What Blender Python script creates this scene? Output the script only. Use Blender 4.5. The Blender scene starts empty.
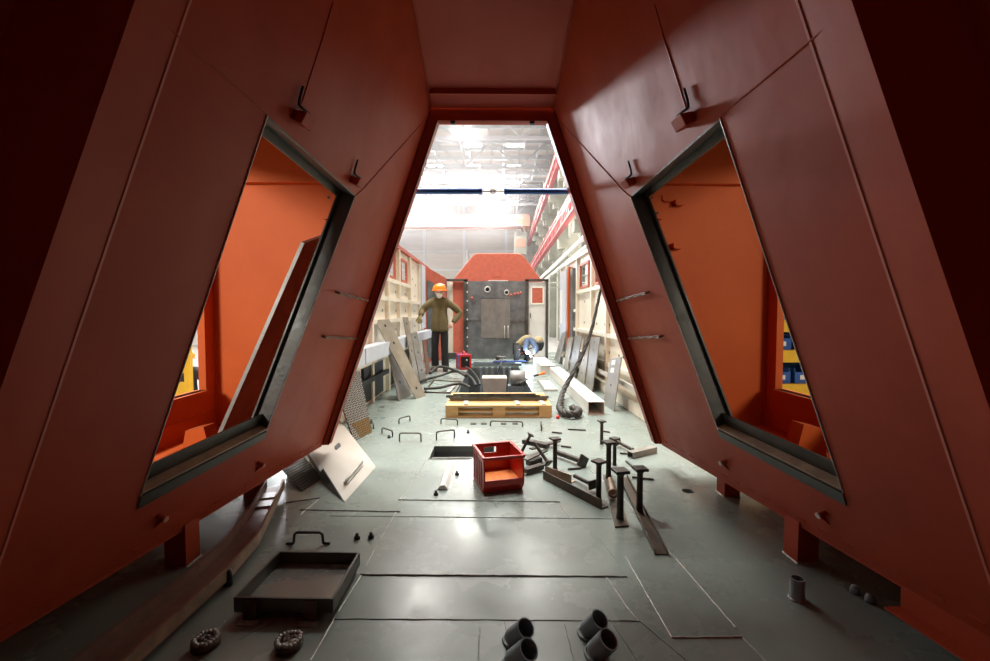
import bpy, bmesh, math, random
from mathutils import Vector, Matrix, noise
random.seed(7)
V = Vector
SC = bpy.context.scene
COL = SC.collection

# ------------------------------------------------------------------ camera
FPX, CX, CY = 440.0, 495.0, 330.5
CAM = V((-0.02, 0.0, 1.2))
YAW = math.atan2(5, 440); PIT = math.atan2(17.5, 440)
FW = V((math.sin(YAW)*math.cos(PIT), math.cos(YAW)*math.cos(PIT), -math.sin(PIT)))
RT = V((math.cos(YAW), -math.sin(YAW), 0)); UP = RT.cross(FW)
cd = bpy.data.cameras.new('camera'); co = bpy.data.objects.new('camera', cd); COL.objects.link(co)
cd.sensor_width = 36; cd.lens = 36*FPX/990; cd.clip_start = 0.02; cd.clip_end = 500
co.matrix_world = Matrix.Translation(CAM) @ Matrix((RT, UP, -FW)).transposed().to_4x4()
SC.camera = co

def ray(px, py): return FW + RT*((px-CX)/FPX) + UP*((CY-py)/FPX)
def on_plane(px, py, n, d):
    r = ray(px, py); return CAM + r*((d - n.dot(CAM))/n.dot(r))
def G(px, py, z=0.0): return on_plane(px, py, V((0, 0, 1)), z)      # a spot on the deck, measured off the photograph
def AY(px, py, y): return on_plane(px, py, V((0, 1, 0)), y)
def AX(px, py, x): return on_plane(px, py, V((1, 0, 0)), x)

# ------------------------------------------------------------------ materials
def mat(name, c, rough=.5, metal=0.0, c2=None, scale=6.0, lo=.35, hi=.7, bump=0.0, bscale=40.0, rvar=.0, emit=None, estr=0, detail=6, spec=.5, warp=None):
    m = bpy.data.materials.new(name); m.use_nodes = True
    nt = m.node_tree; b = nt.nodes['Principled BSDF']
    b.inputs['Base Color'].default_value = (*c, 1); b.inputs['Roughness'].default_value = rough
    b.inputs['Metallic'].default_value = metal; b.inputs['Specular IOR Level'].default_value = spec
    tc = nt.nodes.new('ShaderNodeTexCoord'); src = tc.outputs['Object']
    if warp:
        mp = nt.nodes.new('ShaderNodeMapping'); mp.inputs['Scale'].default_value = warp
        nt.links.new(src, mp.inputs['Vector']); src = mp.outputs['Vector']
    if c2 or rvar:
        n = nt.nodes.new('ShaderNodeTexNoise'); n.inputs['Scale'].default_value = scale; n.inputs['Detail'].default_value = detail
        n.inputs['Roughness'].default_value = .62
        nt.links.new(src, n.inputs['Vector'])
        r = nt.nodes.new('ShaderNodeMapRange'); r.inputs['From Min'].default_value = lo; r.inputs['From Max'].default_value = hi
        nt.links.new(n.outputs['Fac'], r.inputs['Value'])
        if c2:
            x = nt.nodes.new('ShaderNodeMix'); x.data_type = 'RGBA'
            x.inputs['A'].default_value = (*c, 1); x.inputs['B'].default_value = (*c2, 1)
            nt.links.new(r.outputs['Result'], x.inputs['Factor']); nt.links.new(x.outputs['Result'], b.inputs['Base Color'])
        if rvar:
            q = nt.nodes.new('ShaderNodeMapRange'); q.inputs['To Min'].default_value = rough-rvar; q.inputs['To Max'].default_value = rough+rvar
            nt.links.new(r.outputs['Result'], q.inputs['Value']); nt.links.new(q.outputs['Result'], b.inputs['Roughness'])
    if bump:
        n2 = nt.nodes.new('ShaderNodeTexNoise'); n2.inputs['Scale'].default_value = bscale; n2.inputs['Detail'].default_value = 3
        nt.links.new(src, n2.inputs['Vector'])
        bp = nt.nodes.new('ShaderNodeBump'); bp.inputs['Strength'].default_value = bump; bp.inputs['Distance'].default_value = .02
        nt.links.new(n2.outputs['Fac'], bp.inputs['Height']); nt.links.new(bp.outputs['Normal'], b.inputs['Normal'])
    if emit:
        b.inputs['Emission Color'].default_value = (*emit, 1); b.inputs['Emission Strength'].default_value = estr
    return m

M = dict(
 red=mat('red oxide primer', (.44, .066, .026), .48, c2=(.36, .050, .021), scale=2.2, bump=.25, bscale=3.0, rvar=.08, spec=.26),
 redworn=mat('worn red primer edge', (.62, .20, .15), .4),
 orange=mat('orange red primer', (.66, .125, .022), .55, c2=(.60, .105, .018), scale=2.5, bump=.05, bscale=20, spec=.2),
 redroof=mat('brick red primer', (.56, .13, .075), .6, c2=(.44, .10, .06), scale=9, bump=.2, bscale=30),
 steel=mat('raw dark steel', (.075, .08, .075), .42, .65, c2=(.13, .125, .11), scale=7, rvar=.1, bump=.06),
 steelold=mat('rusty dark steel', (.045, .04, .035), .45, .5, c2=(.13, .09, .055), scale=14, rvar=.1, bump=.1),
 jack=mat('brown black steel', (.03, .027, .026), .42, .5, c2=(.085, .065, .05), scale=16, bump=.08),
 tan=mat('worn tan steel edge', (.46, .33, .22), .45, .2, c2=(.24, .17, .12), scale=10),
 mauve=mat('mauve brown painted steel', (.30, .19, .165), .45, .1, c2=(.20, .125, .105), scale=8),
 plate=mat('grey steel plate', (.32, .315, .29), .45, .35, c2=(.22, .205, .18), scale=5, bump=.04),
 plate2=mat('tan grey steel plate', (.36, .33, .27), .45, .3, c2=(.25, .22, .17), scale=5, bump=.04),
 plate3=mat('blue grey steel plate', (.40, .41, .41), .42, .3, c2=(.30, .30, .29), scale=5),
 redplate=mat('rusty red steel plate', (.28, .15, .11), .55, .1, c2=(.2, .12, .09), scale=6),
 bulk=mat('dark mill scale steel', (.13, .15, .16), .42, .45, c2=(.26, .275, .27), scale=3.5, lo=.42, hi=.75, bump=.05, rvar=.1),
 bulkpanel=mat('grey brown mill scale steel', (.20, .19, .17), .42, .4, c2=(.28, .27, .25), scale=4, bump=.05),
 floor=mat('grey green deck paint', (.265, .325, .30), .27, 0, c2=(.19, .232, .212), scale=2.4, lo=.3, hi=.75, rvar=.1, bump=.12, bscale=2.2),
 weld=mat('bright weld bead', (.55, .56, .54), .35, .5, c2=(.3, .3, .28), scale=60),
 welddark=mat('dull weld bead', (.14, .15, .14), .5, .3, c2=(.25, .25, .23), scale=60),
 cream=mat('cream primer', (.86, .81, .69), .55, c2=(.78, .72, .59), scale=3),
 white=mat('white paint', (.80, .79, .75), .5, c2=(.7, .69, .64), scale=4),
 bluewhite=mat('pale bluish white', (.66, .72, .80), .45, c2=(.58, .64, .72), scale=4),  # bluish white of the left ledge and the far wall panels
 galv=mat('pale galvanised steel', (.62, .61, .57), .4, .3, c2=(.5, .49, .45), scale=9),
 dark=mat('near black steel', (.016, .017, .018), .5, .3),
 black=mat('black rubber', (.022, .021, .02), .5, c2=(.045, .04, .035), scale=30),
 hose=mat('dusty black rubber', (.022, .021, .019), .6, c2=(.045, .042, .034), scale=25),
 wood=mat('pale pine', (.74, .53, .24), .65, c2=(.58, .38, .15), scale=5, warp=(1, 12, 12), bump=.06),
 binred=mat('glossy red plastic', (.52, .03, .018), .32, c2=(.42, .022, .014), scale=6),
 binin=mat('rusty orange dust', (.85, .27, .05), .7, c2=(.60, .13, .03), scale=22, bump=.3),
 pipe=mat('dark grey pipe', (.25, .30, .33), .4, .0, c2=(.19, .23, .25), scale=10),
 blue=mat('blue enamel', (.05, .19, .62), .35),
 chrome=mat('bare metal', (.5, .48, .46), .3, .8),
 hallroof=mat('pale roof sheeting', (.74, .70, .66), .8, c2=(.64, .60, .56), scale=.4),
 truss=mat('grey painted truss', (.62, .64, .67), .6),
 hallwall=mat('pale wall sheeting', (.60, .555, .51), .8, c2=(.50, .46, .42), scale=.25, warp=(1, 1, 8)),
 concrete=mat('grey green concrete', (.42, .43, .37), .8, c2=(.32, .33, .28), scale=.8),
 concdark=mat('dark concrete', (.22, .225, .20), .8, c2=(.14, .145, .13), scale=.6),
 craneor=mat('orange crane paint', (.66, .32, .22), .5),
 pink=mat('pinkish red girder paint', (.62, .14, .15), .5, c2=(.5, .11, .12), scale=1.5),
 ground=mat('hall concrete', (.35, .34, .32), .7, c2=(.27, .26, .25), scale=.6),
 lampcase=mat('white lamp housing', (.75, .75, .75), .5),
 lamp=mat('lit lamp diffuser', (.9, .9, .9), .5, emit=(1, .98, .95), estr=14),
 flood=mat('lit floodlight lens', (.9, .9, .9), .5, emit=(1, .97, .93), estr=60),
 arc=mat('welding arc', (1, 1, 1), .5, emit=(.7, .82, 1), estr=60),
 spark=mat('orange glowing metal', (1, .4, .1), .5, emit=(1, .25, .05), estr=6),
 yellow=mat('yellow paint', (.85, .50, .02), .45, c2=(.75, .42, .02), scale=4),
 bluebox=mat('blue plastic', (.03, .11, .42), .4),
 helmet=mat('orange helmet', (.95, .22, .01), .3),
 skin=mat('skin', (.60, .36, .26), .5),
 mask=mat('white respirator', (.8, .8, .78), .6),
 khaki=mat('khaki work cloth', (.16, .125, .055), .85, c2=(.12, .095, .04), scale=8, bump=.3, bscale=14),
 khakil=mat('light khaki suede', (.36, .29, .15), .85, c2=(.28, .22, .11), scale=9, bump=.3, bscale=14),
 trous=mat('black trousers', (.022, .023, .025), .85, bump=.3, bscale=12),
 glove=mat('olive gloves', (.26, .19, .06), .85),
 boot=mat('worn brown boots', (.07, .055, .04), .6),
 denim=mat('blue work cloth', (.06, .085, .14), .8, bump=.25, bscale=14),
 orangep=mat('orange plastic', (.95, .20, .02), .4),
 redp=mat('red plastic', (.70, .03, .03), .4),
 pinkp=mat('pink red plastic', (.80, .07, .10), .4),
 glassd=mat('dark glass', (.02, .025, .03), .12),
 paper=mat('white paper', (.85, .85, .83), .7),
)

# ------------------------------------------------------------------ mesh builder
class MB:
    def __init__(s): s.v = []; s.f = []; s.sm = []
    def add(s, vs, fs, smooth=False):
        b = len(s.v); s.v += [V(p) for p in vs]
        for f in fs: s.f.append([b+i for i in f]); s.sm.append(smooth)
        return s
    def box(s, lo, hi):
        (x0, y0, z0), (x1, y1, z1) = lo, hi
        if x0 > x1: x0, x1 = x1, x0
        if y0 > y1: y0, y1 = y1, y0
        if z0 > z1: z0, z1 = z1, z0
        return s.add([(x0,y0,z0),(x1,y0,z0),(x1,y1,z0),(x0,y1,z0),(x0,y0,z1),(x1,y0,z1),(x1,y1,z1),(x0,y1,z1)],
                     [(3,2,1,0),(4,5,6,7),(0,1,5,4),(1,2,6,5),(2,3,7,6),(3,0,4,7)])
    def cbox(s, c, size): 
        c = V(c); h = V(size)/2; return s.box(c-h, c+h)
    def prism(s, poly, d):                       # closed polygon swept along d
        p = [V(q) for q in poly]; d = V(d); n = len(p)
        nn = V((0,0,0))
        for i in range(n): nn += p[i].cross(p[(i+1) % n])
        if nn.dot(d) > 0: p.reverse()
        return s.add(p + [q+d for q in p], [tuple(range(n)), tuple(range(2*n-1, n-1, -1))] + [((i+1) % n, i, n+i, n+(i+1) % n) for i in range(n)])
    def bar(s, p, q, w, h, up=(0,0,1)):
        p, q = V(p), V(q); t = (q-p).normalized(); a = t.cross(V(up))
        if a.length < 1e-4: a = t.cross(V((1,0,0)))
        a.normalize(); b = a.cross(t)
        c = [p+a*(w/2*i)+b*(h/2*j) for i, j in ((-1,-1),(1,-1),(1,1),(-1,1))]
        return s.prism(c, q-p)
    def tube(s, pts, r, n=10, cap=True):
        pts = [V(p) for p in pts]; m = len(pts)
        rs = r if isinstance(r, (list, tuple)) else [r]*m
        t0 = (pts[1]-pts[0]).normalized(); a = t0.orthogonal().normalized(); vs = []
        for i in range(m):
            t = (pts[min(i+1, m-1)]-pts[max(i-1, 0)]).normalized()
            a = (a - t*a.dot(t)).normalized(); b = t.cross(a)
            vs += [pts[i]+(a*math.cos(k*2*math.pi/n)+b*math.sin(k*2*math.pi/n))*rs[i] for k in range(n)]
        fs = [(i*n+k, i*n+(k+1) % n, (i+1)*n+(k+1) % n, (i+1)*n+k) for i in range(m-1) for k in range(n)]
        s.add(vs, fs, True)
        if cap:
            s.add(vs[:n], [tuple(range(n-1, -1, -1))]); s.add(vs[-n:], [tuple(range(n))])
        return s
    def pipe(s, p, q, ro, ri, n=20):             # hollow pipe, open at q
        p, q = V(p), V(q); t = (q-p).normalized(); a = t.orthogonal().normalized(); b = t.cross(a)
        R = lambda c, r: [c+(a*math.cos(k*2*math.pi/n)+b*math.sin(k*2*math.pi/n))*r for k in range(n)]
        o0, o1, i1, i0 = R(p, ro), R(q, ro), R(q, ri), R(p+t*.004, ri)
        for A, B, sm in ((o0, o1, True), (o1, i1, False), (i1, i0, True)):
            s.add(A+B, [(k, (k+1) % n, n+(k+1) % n, n+k) for k in range(n)], sm)
        s.add(i0, [tuple(range(n))]); s.add(o0, [tuple(range(n-1, -1, -1))])
        return s
    def lathe(s, prof, c=(0,0,0), n=20, axis=None):   # prof: (radius, height)
        c = V(c); vs = []
        rot = V((0,0,1)).rotation_difference(V(axis)).to_matrix() if axis is not None else Matrix.Identity(3)
        for r, z in prof: vs += [c+rot @ V((r*math.cos(k*2*math.pi/n), r*math.sin(k*2*math.pi/n), z)) for k in range(n)]
        return s.add(vs, [(i*n+k, i*n+(k+1) % n, (i+1)*n+(k+1) % n, (i+1)*n+k) for i in range(len(prof)-1) for k in range(n)], True)
    def cyl(s, p, q, r, n=14): return s.tube([p, q], r, n)
    def bead(s, p, q, w=.008, h=.005, seg=None, jit=.0015):    # an irregular weld bead lying on z
        p, q = V(p), V(q); L = (q-p).length; n = seg or max(3, int(L/.03)); t = (q-p).normalized(); a = V((0,0,1)).cross(t).normalized()
        vs = []
        for i in range(n+1):
            c = p+(q-p)*(i/n)+a*random.uniform(-jit, jit); ww = w*random.uniform(.75, 1.2)/2; hh = h*random.uniform(.7, 1.2)
            vs += [c-a*ww+V((0,0,-.002)), c-a*ww*.5+V((0,0,hh)), c+a*ww*.5+V((0,0,hh)), c+a*ww+V((0,0,-.002))]
        return s.add(vs, [(i*4+k, i*4+k+1, i*4+k+5, i*4+k+4) for i in range(n) for k in range(3)], True)
    def build(s, name, m, parent=None, org=None, bevel=0, xf=None):
        me = bpy.data.meshes.new(name)
        o_ = V(org) if org is not None else V((0,0,0))
        vs = [(xf @ p if xf else p)-o_ for p in s.v]
        me.from_pydata([tuple(p) for p in vs], [], s.f); me.polygons.foreach_set('use_smooth', s.sm)
        me.materials.append(M[m] if isinstance(m, str) else m); me.update()
        o = bpy.data.objects.new(name, me); COL.objects.link(o)
        if parent: o.parent = parent
        if bevel:
            b = o.modifiers.new('bevel', 'BEVEL'); b.width = bevel; b.segments = 2; b.limit_method = 'ANGLE'; b.angle_limit = .9
        return o

def tag(o, label=None, cat=None, group=None, kind=None):
    if label: o['label'] = label
    if cat: o['category'] = cat
    if group: o['group'] = group
    if kind: o['kind'] = kind
    return o
def thing(name, label, cat, loc=(0,0,0), rz=0, group=None):
    o = bpy.data.objects.new(name, None); COL.objects.link(o); o.location = loc; o.rotation_euler = (0,0,rz)
    o.empty_display_size = .1
    return tag(o, label, cat, group)
def dup(root, loc, rz=0, label=None, rot=None, scale=1):
    r = root.copy(); COL.objects.link(r); r.location = loc; r.rotation_euler = rot or (0,0,rz)
    r.scale = (scale,)*3
    if label: r['label'] = label
    for ch in list(root.children):
        c = ch.copy(); COL.objects.link(c); c.parent = r
        for g in ch.children:
            d = g.copy(); COL.objects.link(d); d.parent = c
    return r
def whole(mb, name, m, label, cat, group=None, bevel=0, loc=None):
    o = mb.build(name, m, None, loc, bevel)
    if loc is not None: o.location = loc
    return tag(o, label, cat, group)
def structure(o): o['kind'] = 'structure'; return o
def skin(name, chains, m, parent, root=0, org=(0,0,0), sub=2, extra=None):
    """one continuous skinned surface. chains: lists of (x,y,z,r); equal points join."""
    vs, rs, es, idx = [], [], [], {}
    for ch in chains:
        prev = None
        for p in ch:
            k = tuple(round(c, 4) for c in p[:3])
            if k not in idx:
                idx[k] = len(vs); vs.append(V(p[:3])-V(org)); rs.append(p[3] if not isinstance(p[3], tuple) else p[3])
            i = idx[k]
            if prev is not None and prev != i: es.append((prev, i))
            prev = i
    me = bpy.data.meshes.new(name); me.from_pydata(vs, es, [])
    o = bpy.data.objects.new(name, me); COL.objects.link(o)
    md = o.modifiers.new('skin', 'SKIN'); md.use_smooth_shade = True; md.branch_smoothing = .4
    for i, d in enumerate(me.skin_vertices[0].data):
        r = rs[i]; d.radius = r if isinstance(r, tuple) else (r, r); d.use_root = (i == root)
    sb = o.modifiers.new('sub', 'SUBSURF'); sb.levels = sb.render_levels = sub
    dg = bpy.context.evaluated_depsgraph_get(); ev = o.evaluated_get(dg)
    nm = bpy.data.meshes.new_from_object(ev, depsgraph=dg)
    o.modifiers.clear(); o.data = nm; bpy.data.meshes.remove(me); nm.name = name
    nm.materials.clear(); nm.materials.append(M[m])
    for p in nm.polygons: p.use_smooth = True
    if parent: o.parent = parent
    return o

# ================================================================== THE CAB SHELL (camera stands inside it)
ZB = .18
A = G(322, 445, ZB); C0 = G(20, 628, ZB); B = AY(431, 108, A.y)
YF = A.y
NL = (B-A).cross(C0-A).normalized()
if NL.x < 0: NL = -NL                      # points into the cab (towards +x on the left side)
DL = NL.dot(A)
def PL(px, py): return on_plane(px, py, NL, DL)
mir = lambda p: V((-p.x, p.y, p.z))
NR = mir(NL); DR = NR.dot(mir(A))
def PR(px, py): return on_plane(px, py, NR, DR)
U = (A-C0).normalized(); W = NL.cross(U).normalized()   # along the panel (away) and up the panel
if W.z < 0: W = -W
OUT = -NL
D = PL(412, 0)
E_ = B+(D-B)*1.35; ZT = E_.z
def on_fold(z):                            # the weld fold nearer to the camera
    p, q = PL(190, 0), PL(4, 548); t = (z-q.z)/(p.z-q.z); return q+(p-q)*t
FT, FBm = on_fold(ZT), on_fold(ZB)
WIN = [PL(267, 115), PL(355, 195), PL(266, 431), PL(140, 496)]   # near top, far top, far bottom, near bottom

cab = thing('cab_shell', 'red primed steel cab shell with sloping sides and two large side openings around the viewer', 'cab shell', (0, YF, 0))
org = V((0, YF, 0))
def both(fn):
    for s in (-1, 1): fn(s, (lambda p: V(p)) if s < 0 else (lambda p: mir(V(p))))
def plate_with_hole(mb, outer, hole, d):
    """flat plate: outer and hole polygons of the same length, matched corner to corner, thickness d"""
    n = len(outer); d = V(d)
    vs = [V(p) for p in outer]+[V(p) for p in hole]; vs += [p+d for p in vs]
    fs = []
    for i in range(n):
        j = (i+1) % n
        fs += [(i, j, n+j, n+i), (2*n+i, 3*n+i, 3*n+j, 2*n+j), (i, 2*n+i, 2*n+j, j), (n+i, n+j, 3*n+j, 3*n+i)]
    mb.add(vs, fs)
def cab_side(s, m):
    outp = V((OUT.x*(1 if s < 0 else -1), OUT.y, OUT.z))
    lbl = 'left' if s < 0 else 'right'
    # side panel: outer outline in 6 corners, hole in 6 corners
    outer = [FT, E_, B, A, FBm, (FT+FBm)/2]
    w0, w1, w2, w3 = WIN
    hole = [w0, w0.lerp(w1, .5), w1, w2, w3, w3.lerp(w0, .5)]
    mb = MB(); plate_with_hole(mb, [m(p) for p in outer], [m(p) for p in hole], outp*.010)
    sp = mb.build('side_panel', 'red', cab, org)
    # dashed stitch welds along the lower edge, seams on the panel
    nrm = -outp; uu = m(U); ww = m(W)
    mb = MB(); L = (A-FBm).length; k = .06
    while k < L-.05:
        p = m(FBm+U*k+W*.045)+nrm*.001; mb.bar(p, p+uu*.045, .007, .006, nrm); k += .115
    mb.build('weld_stitch', 'red', sp, org)
    mb = MB()
    def seam(pts, r=.0035):
        q = [m(PL(*p))+nrm*.0006 for p in pts]; mb.tube(q, r, 6)
    seam([(333, 2), (322, 40), (300, 108)]); seam([(355, 196), (362, 190), (425, 120)]) ; seam([(267, 113), (205, 60), (150, 12)])
    mb.build('weld_seam', 'red', sp, org)
    mb = MB(); e0, e1 = on_fold(ZT), on_fold(ZB); ed = (e0-e1).cross(NL).normalized()*.004; mb.prism([m(e0-ed)+nrm*.0012, m(e1-ed)+nrm*.0012, m(e1+ed)+nrm*.0012, m(e0+ed)+nrm*.0012], nrm*.0015); mb.build('fold_edge', 'redworn', sp, org)
    # folded lower lip
    mb = MB(); mb.prism([m(A), m(FBm), m(FBm)+outp*.06, m(A)+outp*.06], (0,0,-.008)); mb.build('bottom_lip', 'red', cab, org)
    # near panel, parallel to the axis
    dv = V((-.03, -1, 0))*2.6; nn = (FBm-FT).cross(dv).normalized()
    on_near = lambda px, py: on_plane(px, py, nn, nn.dot(FT))
    k0, k1 = on_near(135, 0), on_near(28, 310); ks = lambda z: k1+(k0-k1)*((z-k1.z)/(k0.z-k1.z))
    KT, KB = ks(ZT), ks(ZB)
    mb = MB(); mb.prism([m(FT), m(FBm), m(KB), m(KT)], outp*.01); np_ = mb.build('near_panel', 'red', cab, org)
    rc = V((-.24, -.05, 0))  # recess shaped so that the side bands of the cab go dark
    mb = MB(); mb.prism([m(KT), m(KB), m(KB+rc), m(KT+rc)], (0, .01, 0)); mb.build('shade_recess_return', 'red', cab, org)
    mb = MB(); mb.prism([m(KT+rc), m(KB+rc), m(KB+rc+dv), m(KT+rc+dv)], outp*.01); mb.build('shade_recess_panel', 'red', cab, org)
    # window frame: raw steel angle round the opening
    c = sum(WIN, V((0,0,0)))/4
    ins = [p+(c-p).normalized()*.055 for p in WIN]
    mb = MB(); dpt = OUT*.085
    a_ = [m(p) for p in WIN]; i_ = [m(p+(c-p).normalized()*.010) for p in WIN]
    plate_with_hole(mb, a_, i_, outp*.085)
    b_ = [m(p+OUT*.085) for p in WIN]; j_ = [m(p+OUT*.085) for p in ins]
    plate_with_hole(mb, b_, j_, outp*.01)
    wf = mb.build('window_frame', 'steel', cab, org)
    # sill: dark front strip on the panel, tan ledge, upright lip behind
    p3, p2 = WIN[3], WIN[2]
    mb = MB(); mb.prism([m(p3)+nrm*.001, m(p2)+nrm*.001, m(p2-W*.045)+nrm*.001, m(p3-W*.055)+nrm*.001], nrm*.006); mb.build('sill_strip', 'steel', wf, org)
    mb = MB(); mb.prism([m(p3+W*.012)+nrm*.007, m(p2+W*.012)+nrm*.007, m(p2+W*.012)+outp*.045, m(p3+W*.012)+outp*.045], ww*.008); mb.build('sill_ledge', 'tan', wf, org)
    mb = MB(); mb.prism([m(p3+OUT*.05+W*.01), m(p2+OUT*.05+W*.01), m(p2+OUT*.05+W*.085), m(p3+OUT*.05+W*.085)], outp*.008); mb.build('sill_upstand', 'steel', wf, org)
    # bright ground edge of the opening's far side
    mb = MB(); mb.tube([m(WIN[1])+nrm*.002, m(WIN[2])+nrm*.002], .0035, 6); mb.tube([m(WIN[0])+nrm*.002, m(WIN[3])+nrm*.002], .0035, 6); mb.build('ground_edge', 'chrome', wf, org)
    # end flange round the far opening (leg of it)
    fin = V((-1, 0, 0)) if s > 0 else V((1, 0, 0))
    fo = [m(B), m(A)]
    bi = m(B+V((.052, 0, -.092))); ai = m(A+V((.052, 0, 0)))
    mb = MB(); mb.prism([fo[0]-fin*.01, bi+V((0,0,.0)), ai, fo[1]-fin*.01], (0, .014, 0)); fl = mb.build('end_flange', 'red', cab, org)
    mb = MB(); mb.prism([bi, ai, ai-fin*.012, bi-fin*.012], (0, .075, 0)); mb.build('flange_lip', 'red', fl, org)
    mb = MB(); mb.tube([m(B)+fin*.012+V((0,-.004,0)), m(A)+fin*.012+V((0,-.004,0))], .004, 6); mb.build('flange_weld', 'red', fl, org)
    # pocket behind the panel: end panel, outer wall with window, floor, added light-blocking roof
    xo = abs(AY(215, 350, 3.2).x)
    X = lambda x: s*x
    xp = lambda y, z: -(DL-NL.y*y-NL.z*z)/NL.x      # distance of the panel from the middle
    mb = MB(); mb.prism([(X(xo), 3.2, .25), (X(xo), 3.2, ZT), (X(.30), 3.2, ZT), (X(xp(3.2, 2.75)+.025), 3.2, 2.75), (X(xp(3.2, .25)+.025), 3.2, .25)], (0, .015, 0)); pe = mb.build('pocket_end_panel', 'orange', cab, org)
    mb = MB(); mb.box((X(1.05), 3.15, 2.12), (X(xo-.005), 3.2, 2.6)); mb.build('end_panel_stiffener', 'orange', pe, org)
    mb = MB(); y0, y1, z0, z1 = 1.15, 3.09, .66, 2.3
    o6 = [(X(xo), -1.2, .25), (X(xo), 3.215, .25), (X(xo), 3.215, ZT), (X(xo), -1.2, ZT)]
    h6 = [(X(xo), y0, z0), (X(xo), y1, z0), (X(xo), y1, z1), (X(xo), y0, z1)]
    plate_with_hole(mb, o6, h6, (X(.05), 0, 0)); ow = mb.build('outer_wall', 'orange', cab, org)
    mb = MB(); mb.box((X(xo-.02), y0, z0-.03), (X(xo+.07), y1, z0-.0)); mb.build('window_sill', 'orange', ow, org)
    mb = MB(); mb.tube([(X(xo-.002), 1.0, .5), (X(xo-.002), 3.19, .5)], .006, 6); mb.build('weld_seam', 'orange', ow, org)
    mb = MB(); mb.tube([(X(xo-.003), 3.197, .4), (X(xo-.003), 3.197, 2.2)], .006, 6); mb.build('weld_seam', 'orange', ow, org)
    mb = MB(); mb.prism([(X(xp(FBm.y, .365)+.10), -1.2, .365), (X(xp(FBm.y, .365)+.06), FBm.y, .365), (X(xp(3.19, .365)+.03), 3.19, .365), (X(xo), 3.19, .365), (X(xo), -1.2, .365)], (0, 0, .012)); mb.build('pocket_floor', 'orange', cab, org)
    mb = MB(); mb.box((X(xo+.02), -1.2, 0.002), (X(xo+.04), 3.2, .26)); mb.build('light_stop_skirt', 'red', cab, org)  # added down to the deck so the space under the panels stays dark
    # posts under the panel
    p = G(792, 562); px_ = abs(p.x)+.05
    for (x, y, h) in ((px_+.02, p.y+.04, .2), (1.56, 2.86, .27)):
        mb = MB(); mb.box((X(x-.05), y-.05, .001), (X(x+.05), y+.05, h)); po = mb.build('post', 'red', cab, org)
        mb = MB(); mb.bead((X(x-.056), y-.056, .002), (X(x+.05), y-.056, .002)); mb.bead((X(x-.056), y-.056, .002), (X(x-.056), y+.05, .002)); mb.build('foot_weld', 'weld', po, org)
    # studs with ground caps near the bottom of the panel
    for (px, py) in ((258, 463), (158, 516)):
        q = PL(px, py)
        mb = MB(); mb.cyl(m(q), m(q+NL*.035), .012); st = mb.build('stud', 'red', cab, org)
        mb = MB(); mb.cyl(m(q+NL*.036), m(q+NL*.042), .013); cp = mb.build('stud_cap', 'craneor' if s < 0 else 'white', st, org)
        mb = MB(); mb.prism([m(q-W*.02+U*.01), m(q-W*.06-U*.005), m(q-W*.02+U*.01+NL*.02)], uu*.006); mb.build('gusset', 'red', st, org)
    # lugs by the top edge of the opening, with bent rods
    for (px, py, sc) in ((291, 119, 1.0), (349, 182, .85)):
        q = PL(px, py)
        mb = MB(); mb.prism([m(q), m(q+W*.045*sc), m(q+W*.05*sc+NL*.06), m(q-W*.005+NL*.05)], uu*.085*sc); lg = mb.build('lug', 'red', cab, org, .004)
        mb = MB(); a0 = q+W*.075*sc+NL*.012+U*.0; mb.tube([m(a0+W*.07), m(a0+W*.02), m(a0-W*.008+NL*.004), m(a0-W*.012+U*.02+NL*.01), m(a0-W*.012-U*.0+U*.075+NL*.012)], .006, 8); mb.build('bent_rod', 'dark', lg, org)
    # rods welded on beside the far edge
    for (pa, pb) in (((336, 292), (366, 300)), ((322, 336), (354, 338))):
        a, b = PL(*pa), PL(*pb)
        mb = MB(); n = 26
        ax = (b-a).normalized(); e1 = NL; e2 = ax.cross(NL)
        for ph in (0, math.pi):
            mb.tube([m(a.lerp(b, i/n)+NL*.016+(e1*math.cos(ph+i*.5)+e2*math.sin(ph+i*.5))*.0055) for i in range(n+1)], .0055, 6)
        mb.cyl(m(a+NL*.0), m(a+NL*.03), .008, 8); mb.cyl(m(a.lerp(b, .55)), m(a.lerp(b, .55)+NL*.025), .007, 8)
        mb.build('twisted_rod', 'redplate', cab, org)
    # clips on the end panel seen through the opening
    if s > 0:
        for (px, py) in ((664, 201), (677, 205), (675, 248)):
            q = AY(px, py, 3.2); mb = MB(); mb.box((q.x-.03, 3.15, q.z-.012), (q.x+.03, 3.2, q.z-.004)); mb.box((q.x-.03, 3.15, q.z-.012), (q.x-.022, 3.2, q.z+.03)); mb.build('clip', 'orange', cab, org)
    q = AY(332 if s < 0 else 654, 205, 3.17)
    mb = MB(); mb.box((q.x-.06, 3.16, q.z-.10), (q.x+.06, 3.2, q.z+.10)); gp = mb.build('gusset_plate', 'orange', cab, org)
    for dx, dz in ((-.02, .05), (.02, -.06)): mb = MB(); mb.cyl((q.x+dx, 3.157, q.z+dz), (q.x+dx, 3.161, q.z+dz), .009, 10); mb.build('bolt_hole', 'dark', gp, org)
both(cab_side)
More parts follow.
